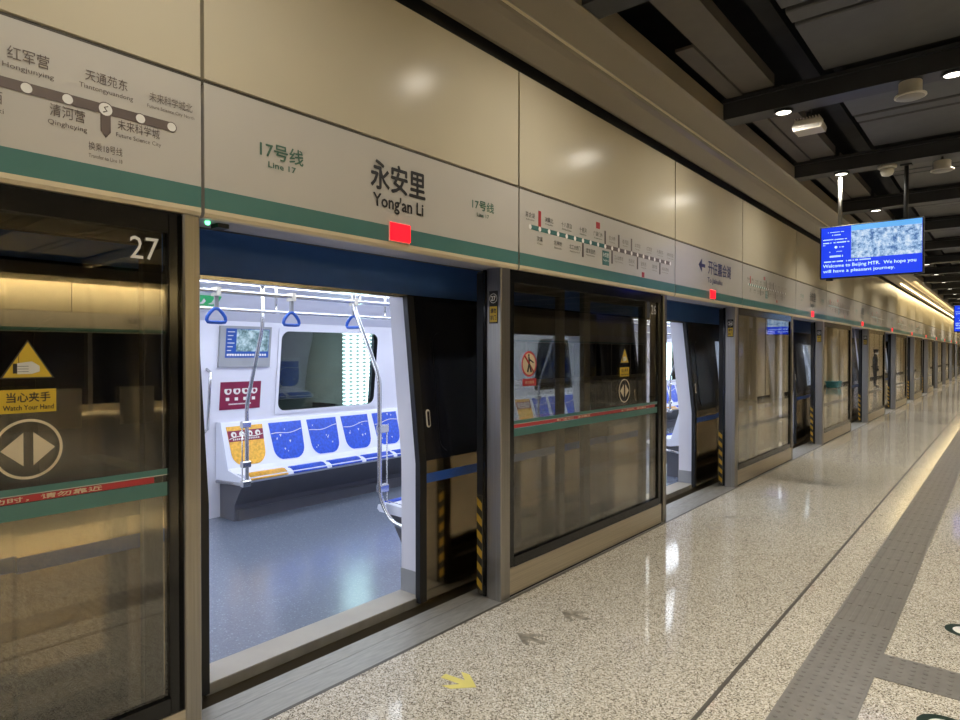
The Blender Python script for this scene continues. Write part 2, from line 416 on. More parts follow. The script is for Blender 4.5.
# soffit of the cove
prof = [(-2.49, 3.528), (-2.465, 3.528), (-2.33, 3.600), (-2.30, 3.630), (-2.26, 3.635), (-2.22, 3.615), (-2.03, 3.668), (-2.00, 3.682), (-2.00, 3.828), (-2.03, 3.828), (-2.05, 3.86), (-2.49, 3.86)]
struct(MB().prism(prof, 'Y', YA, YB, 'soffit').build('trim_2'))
struct(MB().prism([(-2.275, 3.634), (-2.245, 3.620), (-2.225, 3.632), (-2.25, 3.645)], 'Y', YA, YB, 'lip').build('trim_3'))  # soffit ridge; the light it catches is put into its cream colour
cv = MB().box(-2.40, 21.5, 3.545, -2.37, 108, 3.560, 'cove').build('cove_light', org=(-2.385, 21.5, 3.545))
tag(cv, 'warm glowing light strip along the cove above the far wall panels', 'light strip')
def area(name, loc, rot, sx, sy, power, col, shape='RECTANGLE', spread=180, parent=None):
    L = bpy.data.lights.new(name, 'AREA'); L.shape = shape; L.size = sx; L.size_y = sy; L.energy = power; L.color = col
    L.spread = math.radians(spread)
    o = bpy.data.objects.new(name, L); COL.objects.link(o); o.location = loc; o.rotation_euler = rot
    if parent is not None: o.parent = parent
    return o

# sign panels --------------------------------------------------------------------------------
STN = ['嘉会湖', '次渠', '次渠北', '北神树', '十八里店', '北工大西门', '十里河', '潘家园西', '广渠门外', '永安里', '东大桥', '工人体育场', '香河园', '西坝河', '太阳宫', '望京西', '红军营', '清河营', '天通苑东', '未来科学城', '未来科学城北']
PIN = ['Jiahuihu', 'Ciqu', 'Ciqubei', 'Beishenshu', 'Shibalidian', 'Beigongda Ximen', 'Shilihe', 'Panjiayuanxi', 'Guangqumenwai', "Yong'an Li", 'Dongdaqiao', 'Gongren Tiyuchang', 'Xiangheyuan', 'Xibahe', 'Taiyanggong', 'Wangjingxi', 'Hongjunying', 'Qingheying', 'Tiantongyuandong', 'Future Science City', 'Future Science City North']
def sign_base(root, y0, y1):
    g = 0.007; x = W
    p = [(x - 0.03, 2.693), (x, 2.690), (x, 2.166), (x - 0.006, 2.153), (x - 0.020, 2.148), (x - 0.20, 2.148), (x - 0.20, 2.165), (x - 0.03, 2.170)]
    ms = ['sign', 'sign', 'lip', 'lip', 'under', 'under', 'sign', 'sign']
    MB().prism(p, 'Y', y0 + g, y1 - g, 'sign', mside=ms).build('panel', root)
    mb = MB().box(x - 0.002, y0 + g, 2.184, x + 0.0008, y1 - g, 2.268, 'teal').box(x - 0.002, y0 + g, 2.1662, x + 0.0006, y1 - g, 2.184, 'lip')
    mb.build('color_band', root)
SG = 'station sign panels above the platform doors'
def sign(y0, y1, label):
    r = thing('sign_panel', label, 'sign', (W, y0, 2.148), SG); sign_base(r, y0, y1); return r
T = W + 0.0022
def sign_name(y0, y1, label, c):
    r = sign(y0, y1, label); s = c - 2.355
    t = MB()
    t.text('永安里', 'X', T, 2.160 + s, 2.550 + s, 2.445, 2.592, 'ink', 0.0035)
    t.text("Yong'an Li", 'X', T, 2.175 + s, 2.535 + s, 2.335, 2.425, 'ink', 0.002)
    t.build('lettering', r)
    t = MB()
    t.text('17号线', 'X', T, 1.535 + s, 1.755 + s, 2.455, 2.525, 'inkg', 0.0012)
    t.text('Line 17', 'X', T, 1.575 + s, 1.715 + s, 2.415, 2.440, 'inkg', 0.0006)
    t.text('17号线', 'X', T, 2.955 + s, 3.165 + s, 2.475, 2.535, 'inkg', 0.0012)
    t.text('Line 17', 'X', T, 3.00 + s, 3.115 + s, 2.435, 2.457, 'inkg', 0.0006)
    t.build('line_lettering', r)
    return r
def sign_dir(y0, y1, label, s=0.0):
    r = sign(y0, y1, label); t = MB()
    t.text('开往嘉会湖', 'X', T, 6.88 + s, 7.60 + s, 2.455, 2.60, 'inkv', 0.003)
    t.text('To Jiahuihu', 'X', T, 6.86 + s, 7.32 + s, 2.345, 2.415, 'inkv', 0.0015)
    t.build('lettering', r)
    a = MB(); y = 6.60 + s; z = 2.525
    a.poly([(T, y, z), (T, y + 0.10, z - 0.075), (T, y + 0.10, z - 0.025), (T, y + 0.05, z), (T, y + 0.10, z + 0.025), (T, y + 0.10, z + 0.075)], 'inkv')
    a.box(T - 0.001, y + 0.03, z - 0.018, T, y + 0.19, z + 0.018, 'inkv'); a.build('arrow', r)
    return r
def sign_map(y0, y1, label, ya=3.56, yb=5.88, sc=1.0, cur=9):
    r = sign(y0, y1, label); n = 21; d = (yb - ya) / (n - 1); z = 2.455
    l = MB(); dots = MB(); t = MB(); mk = MB()
    for i in range(n - 1):
        l.box(T - 0.001, ya + d * i, z - 0.016 * sc, T, ya + d * (i + 1), z + 0.016 * sc, 'teal' if i < cur else 'inkb')
    for i in range(n):
        y = ya + d * i
        dots.disc('X', (T + 0.0004, y, z), 0.017 * sc, 'white', 12)
        up = i % 2 == 0; k = 'ink' if i < cur else 'inkb'
        w_ = min(0.036 * len(STN[i]), 0.155) * sc
        if up:
            t.text(STN[i], 'X', T, y - w_ / 2, y + w_ / 2, z + 0.062 * sc, z + 0.098 * sc, k)
            t.text(PIN[i], 'X', T, y - w_ * .45, y + w_ * .45, z + 0.040 * sc, z + 0.053 * sc, k)
        elif i == cur:
            mk.box(T - 0.001, y - 0.045 * sc, z - 0.15 * sc, T, y + 0.065 * sc, z - 0.035 * sc, 'teal')
            t.text(STN[i], 'X', T + 0.0004, y - 0.038 * sc, y + 0.058 * sc, z - 0.085 * sc, z - 0.05 * sc, 'white')
            t.text(PIN[i], 'X', T + 0.0004, y - 0.038 * sc, y + 0.058 * sc, z - 0.122 * sc, z - 0.10 * sc, 'white')
        else:
            t.text(STN[i], 'X', T, y - w_ / 2, y + w_ / 2, z - 0.085 * sc, z - 0.050 * sc, k)
            t.text(PIN[i], 'X', T, y - w_ * .45, y + w_ * .45, z - 0.108 * sc, z - 0.095 * sc, k)
    for i, u, m in ((1, 1, 'inkr'), (6, -1, 'inkb'), (9, 1, 'inkb'), (10, -1, 'inkb'), (11, 1, 'inkb'), (13, 1, 'inkb'), (14, -1, 'inkb'), (18, -1, 'inkb')):
        y = ya + d * i; q = 0.016 * sc if i == 1 else 0.011 * sc
        a, b_ = (z + 0.018 * sc, z + 0.125 * sc) if u > 0 else (z - 0.125 * sc, z - 0.018 * sc)
        mk.box(T - 0.001, y - q, a, T + 0.0002, y + q, b_, m)
    mk.box(T - 0.001, ya + d * 8 - 0.03, z + 0.125 * sc, T, ya + d * 8 + 0.03, z + 0.175 * sc, 'inkr')
    mk.box(T - 0.001, ya + d * 15 - 0.03, z - 0.185 * sc, T, ya + d * 15 + 0.02, z - 0.14 * sc, 'inkr')
    l.build('route_line', r); dots.build('station_dots', r); t.build('lettering', r); mk.build('transfer_marks', r)
    return r
def sign_gray(y0, y1):
    r = sign(y0, y1, 'sign panel with large grey route line ending at Future Science City North')
    l = MB(); z = 2.475; ys = [0.55, 0.68, 0.80, 0.92, 1.04, 1.155]
    l.box(T - 0.001, -0.9, z - 0.018, T, ys[-1], z + 0.018, 'inkb')
    p = 0.92; l.poly([(T + 0.0002, p - 0.017, z), (T + 0.0002, p - 0.017, 2.395), (T + 0.0002, p, 2.372), (T + 0.0002, p + 0.017, 2.395), (T + 0.0002, p + 0.017, z)], 'inkb')
    l.build('route_line', r)
    d = MB()
    for y in ys:
        rr = 0.026 if y == 0.92 else 0.020
        d.disc('X', (T + 0.0004, y, z), rr, 'inkb', 20); d.disc('X', (T + 0.0007, y, z), rr - 0.0035, 'white', 20)
    d.tube([(T + 0.001, 0.912, z - 0.012), (T + 0.001, 0.925, z - 0.006), (T + 0.001, 0.915, z + 0.006), (T + 0.001, 0.928, z + 0.012)], 0.0018, 'inkb', 6)
    d.build('station_dots', r)
    t = MB()
    def tx(zh, en, c, z0, hz, wz, we, he=0.022):
        t.text(zh, 'X', T, c - wz / 2, c + wz / 2, z0, z0 + hz, 'inkb')
        t.text(en, 'X', T, c - we / 2, c + we / 2, z0 - he - 0.012, z0 - 0.012, 'inkb')
    tx('红军营', 'Hongjunying', 0.687, 2.555, 0.045, 0.118, 0.145)
    tx('天通苑东', 'Tiantongyuandong', 0.925, 2.560, 0.040, 0.140, 0.178)
    tx('未来科学城北', 'Future Science City North', 1.155, 2.552, 0.036, 0.165, 0.180, 0.017)
    tx('清河营', 'Qingheying', 0.800, 2.405, 0.043, 0.108, 0.120)
    tx('未来科学城', 'Future Science City', 1.035, 2.415, 0.037, 0.150, 0.160, 0.020)
    tx('望京西', 'Wangjingxi', 0.555, 2.400, 0.043, 0.118, 0.125)
    tx('换乘18号线', 'Transfer to Line 18', 0.920, 2.318, 0.030, 0.112, 0.112, 0.014)
    t.build('lettering', r)
    return r
sign_gray(-1.5, 1.28)
s_name = sign_name(1.28, 3.435, 'sign panel naming the station in large black characters above the first doorway', 2.355)
s_map = sign_map(3.435, 6.0, 'sign panel with teal and grey line map between first and second doorways')
s_dir = sign_dir(6.0, 8.03, 'sign panel with dark arrow and destination above the second doorway')
s_map2 = sign_map(8.03, 10.55, 'sign panel with small line map between second and third doorways', 8.25, 9.95, 0.86)
for k in range(9):
    y = 10.55 + 4.6 * k
    if k == 0: s_n = sign_name(y, y + 2.08, 'sign panel with station name above the third doorway', 11.62)
    else: dup(s_n, (0, 4.6 * k, 0), f'sign panel with station name above the {ORD[3 + k]} doorway')
    if k == 0: s_m = sign_map(y + 2.08, y + 4.6, 'sign panel with line map between third and fourth doorways', y + 2.3, y + 4.2, 0.86)
    else: dup(s_m, (0, 4.6 * k, 0), f'sign panel with line map between {ORD[3 + k]} and {ORD[4 + k]} doorways')

# red door lamps ------------------------------------------------------------------------------
LY = [2.355, 7.0, 11.58, 16.2] + [16.2 + 4.6 * k for k in range(1, 8)]
ln = thing('door_lamp', 'glowing red lamp on the teal band above the first doorway', 'lamp', (W, LY[0], 2.19), 'red door lamps along the sign band')
MB().box(W - 0.002, LY[0] - 0.075, 2.186, W + 0.006, LY[0] + 0.075, 2.294, 'devw').build('housing', ln)
MB().prism([(W + 0.006, 2.192), (W + 0.016, 2.196), (W + 0.016, 2.284), (W + 0.006, 2.288)], 'Y', LY[0] - 0.07, LY[0] + 0.07, 'red').build('lens', ln)
for i, y in enumerate(LY[1:]): dup(ln, (0, y - LY[0], 0), f'glowing red lamp on the teal band above the {ORD[i + 2]} doorway')
# door sensor under the sign
ds = thing('door_sensor', 'small black sensor with green light under the sign at near end of first doorway', 'sensor', (W - 0.09, 1.38, 2.148))
MB().box(W - 0.12, 1.375, 2.130, W - 0.06, 1.425, 2.148, 'black_m').build('sensor_body', ds)
MB().lathe([(0.010, 2.148), (0.010, 2.138), (0.005, 2.134)], W - 0.07, 1.335, 'green', 12).build('green_light', ds)

# screen posts --------------------------------------------------------------------------------
pn = thing('screen_post', 'narrow steel post at the near side of the first doorway', 'post', (W - 0.06, 1.232, 0), 'steel posts of the screen doors')
MB().cbox(W - 0.13, 1.199, 0.0, W + 0.004, 1.266, 2.147, 'steel', 0.005).build('column', pn)
MB().box(W - 0.13, 1.178, 0.02, W - 0.006, 1.199, 2.14, 'frame').build('gasket', pn)
def wide_post(num, label):
    p = thing('screen_post', label, 'post', (W - 0.06, 3.29, 0), 'steel posts of the screen doors')
    MB().cbox(W - 0.118, 3.238, 0.0, W + 0.004, 3.338, 2.147, 'steel', 0.006).build('column', p)
    MB().box(W - 0.138, 3.226, 0.01, W - 0.118, 3.26, 2.14, 'frame').build('gasket', p)
    if num:
        y = 3.2375
        t = MB().box(W - 0.092, y - 0.003, 1.905, W - 0.022, y, 2.0, 'black_m'); t.disc('Y', (W - 0.057, y - 0.0034, 1.952), 0.031, 'white', 24, 0.0275)
        t.text(num, 'Y', y - 0.0036, W - 0.075, W - 0.039, 1.937, 1.967, 'white', 0.0012); t.build('number_plate', p)
        t = MB().box(W - 0.092, y - 0.0025, 1.79, W - 0.022, y, 1.905, 'black_m').box(W - 0.087, y - 0.0035, 1.80, W - 0.027, y, 1.90, 'yellow')
        t.text('请勿', 'Y', y - 0.0042, W - 0.080, W - 0.034, 1.857, 1.888, 'ink', 0.0008); t.text('扒门', 'Y', y - 0.0042, W - 0.080, W - 0.034, 1.812, 1.843, 'ink', 0.0008)
        t.build('warning_sticker', p)
    return p
pw = wide_post('27', 'wide steel post with number 27 tag at the far side of the first doorway')
pw2 = wide_post('26', 'wide steel post with dark and yellow tags at far side of second doorway'); pw2.location.y += BAY[2]
pw3 = wide_post('25', 'wide steel post with dark and yellow tags at far side of third doorway'); pw3.location.y += BAY[3]
pw4 = wide_post('24', 'wide steel post with dark and yellow tags at far side of fourth doorway'); pw4.location.y += BAY[4]
for i in range(2, len(BAY)):
    dup(pn, (0, BAY[i], 0), f'narrow steel post at the near side of the {ORD[i]} doorway')
    if i > 4: dup(pw4, (0, BAY[i] - BAY[4], 0), f'wide steel post at the far side of the {ORD[i]} doorway', skip=('number_plate', 'warning_sticker'))

# fixed glass panels --------------------------------------------------------------------------
def fixed(y0, y1, label, decal, num=None, decal_at=0):
    # y1 = near edge of the next narrow post
    p = thing('glass_screen', label, 'glass screen', (W - 0.02, (y0 + y1) / 2, 0), 'fixed glass screens between the doorways')
    f = MB(); x0, x1 = W - 0.055, W - 0.006
    f.cbox(x0, y0, 0.19, x1, y0 + 0.055, 2.147, 'frame'); f.cbox(x0, y1 - 0.055, 0.19, x1, y1, 2.147, 'frame')
    f.box(x0, y0 + 0.055, 0.185, x1, y1 - 0.055, 0.25, 'frame'); f.box(x0, y0 + 0.055, 2.065, x1, y1 - 0.055, 2.147, 'frame')
    f.build('frame', p)
    k = MB().box(x0, y0, 0.012, W, y1, 0.185, 'steelh').box(x0, y0, 0.0, W - 0.004, y1, 0.012, 'black_m')
    k.build('kick_plate', p)
    MB().box(W - 0.034, y0 + 0.05, 0.245, W - 0.022, y1 - 0.05, 2.07, 'glass').build('pane', p)
    X = W - 0.0212
    e0, e1 = y0 + 0.057, y1 - 0.057
    s = MB().box(X - 0.001, e0, 1.128, X, e1, 1.150, 'teal').box(X - 0.001, e0, 1.1245, X - 0.0004, e1, 1.128, 'sign').box(X - 0.001, e0, 1.045, X, e1, 1.098, 'teal').box(X - 0.001, e0, 1.101, X, e1 - 0.05, 1.123, 'inkr')
    if decal: s.build('stripe_band', p)
    t = MB(); tl = y1 - 0.70 if decal else y0 + 0.3
    for q in (range(2) if decal else ()): t.text('车门滚动时，请勿靠近', 'X', X + 0.0004, y1 - 0.29 - 0.48 - q * 1.0, y1 - 0.29 - q * 1.0, 1.104, 1.121, 'lip', 0.0004)
    if decal: t.build('stripe_lettering', p)
    if num:
        MB().text(num, 'X', X + 0.0004, y1 - 0.19, y1 - 0.085, 1.955, 2.04, 'white').build('door_number', p)
    if decal_at:
        c = y1 + decal_at
        t = MB(); t.poly([(X, c - 0.078, 1.515), (X, c + 0.078, 1.515), (X, c, 1.645)], 'ink'); t.poly([(X + 0.0005, c - 0.070, 1.519), (X + 0.0005, c + 0.070, 1.519), (X + 0.0005, c, 1.637)], 'yellow')
        h = X + 0.001; t.poly([(h, c - 0.030, 1.530), (h, c + 0.012, 1.530), (h, c + 0.034, 1.538), (h, c + 0.034, 1.556), (h, c + 0.012, 1.572), (h, c - 0.030, 1.566)], 'white')
        for q in range(3): t.box(h, c - 0.03, 1.537 + q * 0.009, h + 0.0004, c + 0.002, 1.5385 + q * 0.009, 'ink')
        t.box(h - 0.0002, c - 0.042, 1.532, h, c - 0.03, 1.565, 'ink'); t.box(h - 0.0002, c - 0.0265, 1.566, h, c - 0.025, 1.60, 'ink')
        t.build('hand_warning_triangle', p)
        t = MB().box(X - 0.0005, c - 0.082, 1.400, X + 0.0003, c + 0.082, 1.478, 'yellow')
        t.text('当心夹手', 'X', X + 0.0008, c - 0.060, c + 0.064, 1.436, 1.468, 'ink', 0.0007); t.text('Watch Your Hand', 'X', X + 0.0008, c - 0.070, c + 0.074, 1.410, 1.426, 'ink', 0.0004)
        t.build('hand_warning_label', p)
        t = MB().disc('X', (X, c, 1.278), 0.101, 'lip', 40, 0.092)
        t.poly([(X, c - 0.014, 1.222), (X, c - 0.014, 1.334), (X, c - 0.078, 1.278)], 'lip'); t.poly([(X, c + 0.014, 1.334), (X, c + 0.014, 1.222), (X, c + 0.078, 1.278)], 'lip')
        t.build('open_door_symbol', p)
    if decal == 1:
        y = y0 + 0.245
        s = MB().disc('X', (X, y, 1.525), 0.088, 'inkr', 28).disc('X', (X + 0.0003, y, 1.525), 0.074, 'lip', 28)
        s.tube([(X + 0.0006, y - 0.005, 1.575), (X + 0.0006, y, 1.53), (X + 0.0006, y - 0.02, 1.47)], 0.007, 'ink', 6).tube([(X + 0.0006, y, 1.53), (X + 0.0006, y + 0.022, 1.47)], 0.007, 'ink', 6).disc('X', (X + 0.0006, y - 0.004, 1.585), 0.010, 'ink', 10)
        s.tube([(X + 0.001, y - 0.055, 1.582), (X + 0.001, y + 0.055, 1.468)], 0.006, 'inkr', 6); s.tube([(X + 0.0006, y + 0.005, 1.555), (X + 0.0006, y + 0.05, 1.535)], 0.005, 'ink', 6)
        s.build('no_leaning_sign', p)
        MB().box(X - 0.001, y - 0.075, 1.375, X, y + 0.085, 1.425, 'inkr').text('请勿倚靠', 'X', X + 0.0004, y - 0.05, y + 0.06, 1.39, 1.41, 'lip').build('red_label', p)
    return p
fixed(-1.24, 1.199, 'glass screen nearest the camera, with number 27 and large yellow hand warning', 2, '27', -0.515)
f0 = fixed(3.338, 5.70, 'large glass screen with red no-leaning sign between first and second doorways', 1, '26', -0.71)
f1 = fixed(BAY[2] + 3.338, BAY[3] + 1.199, 'glass screen between second and third doorways mirroring the hall', 0)
f2 = fixed(BAY[3] + 3.338, BAY[4] + 1.199, 'glass screen between third and fourth doorways mirroring a turquoise box', 0)
for i in range(5, len(BAY)):
    dup(f2, (0, BAY[i] - BAY[4], 0), (f'glass screen between {ORD[i - 1]} and {ORD[i]} doorways' + (' mirroring a standing guard' if i == 5 else '')))

# sliding screen door leaves, open behind the fixed glass --------------------------------------
def leaf(y0, y1, label, hz, decal, fy=0.075):
    p = thing('sliding_door', label, 'door', (W - 0.16, (y0 + y1) / 2, 0), 'sliding screen door leaves behind the glass')
    x0, x1 = W - 0.185, W - 0.14; f = MB()
    f.cbox(x0, y0, 0.02, x1, y0 + fy, 2.13, 'frame2'); f.cbox(x0, y1 - fy, 0.02, x1, y1, 2.13, 'frame2')
    f.box(x0, y0 + fy, 0.02, x1, y1 - fy, 0.16, 'frame2'); f.box(x0, y0 + fy, 2.03, x1, y1 - fy, 2.13, 'frame2')
    f.build('frame', p)
    MB().box(x0 + 0.016, y0 + fy, 0.16, x1 - 0.016, y1 - fy, 2.03, 'glass2').build('pane', p)
    if hz:
        y = y0
        MB().box(x0 - 0.001, y - 0.0015, 0.045, x1 - 0.004, y + 0.001, 0.665, 'hazard').build('hazard_tape', p)
        MB().box(x0 - 0.002, y - 0.0008, 0.67, x1 + 0.002, y + 0.001, 2.12, 'rubber').build('edge_seal', p)
    return p
leaf(0.22 - 0.02, 1.18, 'sliding door leaf behind the glass screen nearest the camera', False, True)
la = leaf(3.225, 4.23, 'sliding door leaf with striped tape edge just past the first doorway', True, False)
lbf = leaf(4.52, 5.68, 'sliding door leaf behind the glass screen just before the second doorway', False, True, 0.1)
for i in range(2, len(BAY)):
    dup(la, (0, BAY[i], 0), f'sliding door leaf with striped tape edge just past the {ORD[i]} doorway')
    if i < 5: dup(lbf, (0, BAY[i], 0), f'sliding door leaf behind the glass screen just before the {ORD[i + 1]} doorway')

# ------------------------------------------------------------------ train
def xo(z): return -2.88 if z <= 0.9 else -2.88 - 0.12 * (z - 0.9) / 1.1
def xi(z): return xo(z) - 0.17
FAR = -5.87
def xof(z): return FAR if z <= 0.9 else FAR + 0.12 * (z - 0.9) / 1.1
def xif(z): return xof(z) + 0.12
BANDS = [(-0.9, 0.03, 'skirt'), (0.03, 0.775, 'tsteel'), (0.775, 0.835, 'blue'), (0.835, 0.92, 'tsteel'), (0.92, 1.0, 'black'), (1.0, 1.75, 'black'), (1.75, 1.975, 'black'), (1.975, 2.5, 'navy')]
DO = (1.47, 2.88)     # door opening of a bay
def wall_piece(mb, y0, y1, z0, z1, near=True, o=xo, i=xi):
    for a, b_, m in BANDS:
        lo, hi = max(a, z0), min(b_, z1)
        if hi - lo < 1e-6: continue
        p = [(o(lo), lo), (o(hi), hi), (i(hi), hi), (i(lo), lo)]
        inner = 'twhite' if lo >= 0.03 else 'tdark'
        mb.prism(p, 'Y', y0, y1, 'twhite', mside=[m, inner, inner, inner])
def make_car(bays, ya, yb, label):
    r = thing('subway_train', label, 'train', (-4.4, ya, -0.9), 'cars of the train')
    nw = MB(); fw = MB(); win = []; winf = []
    edges = []
    for b_ in bays: edges.append((b_ + DO[0], b_ + DO[1]))
    y = ya
    for (d0, d1) in edges + [(yb, yb)]:
        gap = d0 - y
        if gap > 2.2:
            c = (y + d0) / 2; a0, a1 = c - 0.62, c + 0.62
            wall_piece(nw, y, a0, -0.9, 2.5); wall_piece(nw, a1, d0, -0.9, 2.5)
            wall_piece(nw, a0, a1, -0.9, 1.0); wall_piece(nw, a0, a1, 1.75, 2.5); win.append((a0, a1))
            f0_, f1_ = (y + 0.79, y + 2.10)
            for q in ((y, f0_, -0.9, 2.5), (f1_, d0, -0.9, 2.5), (f0_, f1_, -0.9, 0.99), (f0_, f1_, 1.84, 2.5)): wall_piece(fw, *q, o=xof, i=xif)
            winf.append((f0_, f1_))
        elif gap > 0.01:
            wall_piece(nw, y, d0, -0.9, 2.5); wall_piece(fw, y, d0, -0.9, 2.5, o=xof, i=xif)
        if d1 > d0:
            wall_piece(nw, d0, d1, -0.9, 0.03); wall_piece(nw, d0, d1, 1.975, 2.5); wall_piece(fw, d0, d1, -0.9, 2.5, o=xof, i=xif)
        y = d1
    nw.build('side_wall', r); fw.build('rear_side_wall', r)
    MB().box(FAR + 0.02, ya, -0.05, -2.90, yb, 0.05, 'tfloor').build('car_floor', r)
    MB().box(FAR + 0.02, ya, 2.24, -2.95, yb, 2.3, 'twhite').prism([(FAR + 0.02, 2.5), (-2.96, 2.5), (-3.4, 3.0), (-5.4, 3.0)], 'Y', ya, yb, 'tgrey').build('roof', r)
    c = MB()
    c.prism([(xif(1.9), 1.90), (-5.34, 2.13), (-5.10, 2.185), (-5.10, 2.24), (FAR + 0.1, 2.24)], 'Y', ya, yb, 'twhite')
    c.prism([(-3.05, 1.99), (-3.2, 2.0), (-3.55, 2.14), (-3.55, 2.24), (-3.05, 2.24)], 'Y', ya, yb, 'twhite')
    c.box(-4.55, ya, 2.20, -4.12, yb, 2.24, 'tgrey')
    c.build('ceiling_panel', r)
    for a, b_ in ((-5.09, -4.57), (-4.10, -3.57)): MB().box(a, ya + 0.02, 2.185, b_, yb - 0.02, 2.235, 'tlight').build('light_panel', r)
    for a0, a1 in win:
        g = MB(); g.prism([(xo(0.985) - 0.02, 0.985), (xo(1.765) - 0.02, 1.765), (xo(1.765) - 0.03, 1.765), (xo(0.985) - 0.03, 0.985)], 'Y', a0 - 0.01, a1 + 0.01, 'twin'); g.build('window', r)
    for a0, a1 in winf:
        # rounded black frame inside, glass behind
        g = MB(); o = rrect(a0 - 0.012, a1 + 0.012, 0.978, 1.852, 0.015); n_ = rrect(a0 + 0.02, a1 - 0.02, 1.01, 1.82, 0.085)
        k = len(g.v)
        def P(u, v, dx): return (xif(v) + dx, u, v)
        N = len(o)
        for dx, ring in ((0.004, o), (0.012, o), (0.012, n_), (-0.05, n_)): g.v += [P(u, v, dx) for u, v in ring]
        for s_ in range(3):
            for q in range(N):
                q2 = (q + 1) % N; g.face((k + s_ * N + q, k + s_ * N + q2, k + (s_ + 1) * N + q2, k + (s_ + 1) * N + q), 'twhite' if s_ < 2 else 'rubber')
        wf = g.build('rear_window', r)
        gg = MB().prism([(xif(0.985) - 0.045, 0.985), (xif(1.845) - 0.045, 1.845), (xif(1.845) - 0.055, 1.845), (xif(0.985) - 0.055, 0.985)], 'Y', a0 - 0.005, a1 + 0.005, 'twin')
        gg.build('pane', wf)
    for b_ in bays:
        d0, d1 = b_ + DO[0], b_ + DO[1]
        s = MB().box(-3.06, d0, 0.03, -2.875, d1, 0.054, 'tsill').box(-2.89, d0, 0.0, -2.872, d1, 0.05, 'sill').build('door_sill', r)
        for y0, y1 in ((d0 - 0.004, d0 + 0.003), (d1 - 0.003, d1 + 0.004)): MB().box(-3.055, y0, 0.05, -2.886, y1, 0.20, 'tgrey').build('kick_panel', r)
        MB().box(-3.05, d0, 1.955, -2.99, d1, 1.975, 'chrome').build('door_track', r)
        for y0, y1, e in ((d1 - 0.04, d1 + 0.70, 1), (d0 - 0.74, d0, -1)):
            lf = MB()
            for a, b2, m in ((0.025, 0.775, 'tsteel'), (0.775, 0.835, 'blue'), (0.835, 0.915, 'tsteel'), (0.915, 1.965, 'black')):
                p = [(xo(a) + 0.035, a), (xo(b2) + 0.035, b2), (xo(b2) + 0.005, b2), (xo(a) + 0.005, a)]
                lf.prism(p, 'Y', y0 + (0.06 if e > 0 else 0), y1 - (0.06 if e < 0 else 0), m)
            L = lf.build('door_leaf', r)
            rb = MB(); ya_, yb_ = (y0, y0 + 0.06) if e > 0 else (y1 - 0.06, y1)
            for a, b2 in ((0.025, 0.9), (0.9, 1.965)): rb.prism([(xo(a) + 0.04, a), (xo(b2) + 0.04, b2), (xo(b2) + 0.0, b2), (xo(a) + 0.0, a)], 'Y', ya_, yb_, 'rubber')
            rb.build('edge_seal', L)
            c0, c1 = (y0 + 0.20, y0 + 0.66) if e > 0 else (y1 - 0.66, y1 - 0.20)
            wd = MB(); ring = rrect(c0, c1, 0.955, 1.74, 0.09); N = len(ring); k = len(wd.v)
            wd.v += [(xo(v) + 0.035, u, v) for u, v in ring] + [(xo(v) + 0.040, u, v) for u, v in ring]
            for q in range(N): wd.face((k + q, k + (q + 1) % N, k + N + (q + 1) % N, k + N + q), 'rubber')
            wd.face(tuple(k + N + q for q in range(N)), 'black'); wd.build('window', L)
            hy = y0 + 0.11 if e > 0 else y1 - 0.11
            h = MB(); ring = [(hy + u, 1.18 + v) for u, v in rrect(-0.019, 0.019, -0.058, 0.058, 0.018)]; inn = [(hy + u, 1.18 + v) for u, v in rrect(-0.010, 0.010, -0.047, 0.047, 0.0095)]
            for q in range(len(ring)):
                q2 = (q + 1) % len(ring); h.poly([(xo(v) + x, u, v) for (u, v), x in ((ring[q], 0.036), (ring[q2], 0.036), (inn[q2], 0.039), (inn[q], 0.039))], 'devw')
            h.build('handle', L)
    return r
BT = BAY
make_car(BT[0:5], BT[0] - 1.0, BT[4] + 4.55, 'silver and navy subway train with open doors behind the platform screen')
make_car(BT[5:10], BT[4] + 4.75, BT[9] + 4.6, 'second car of the train, dark through the far doorways')

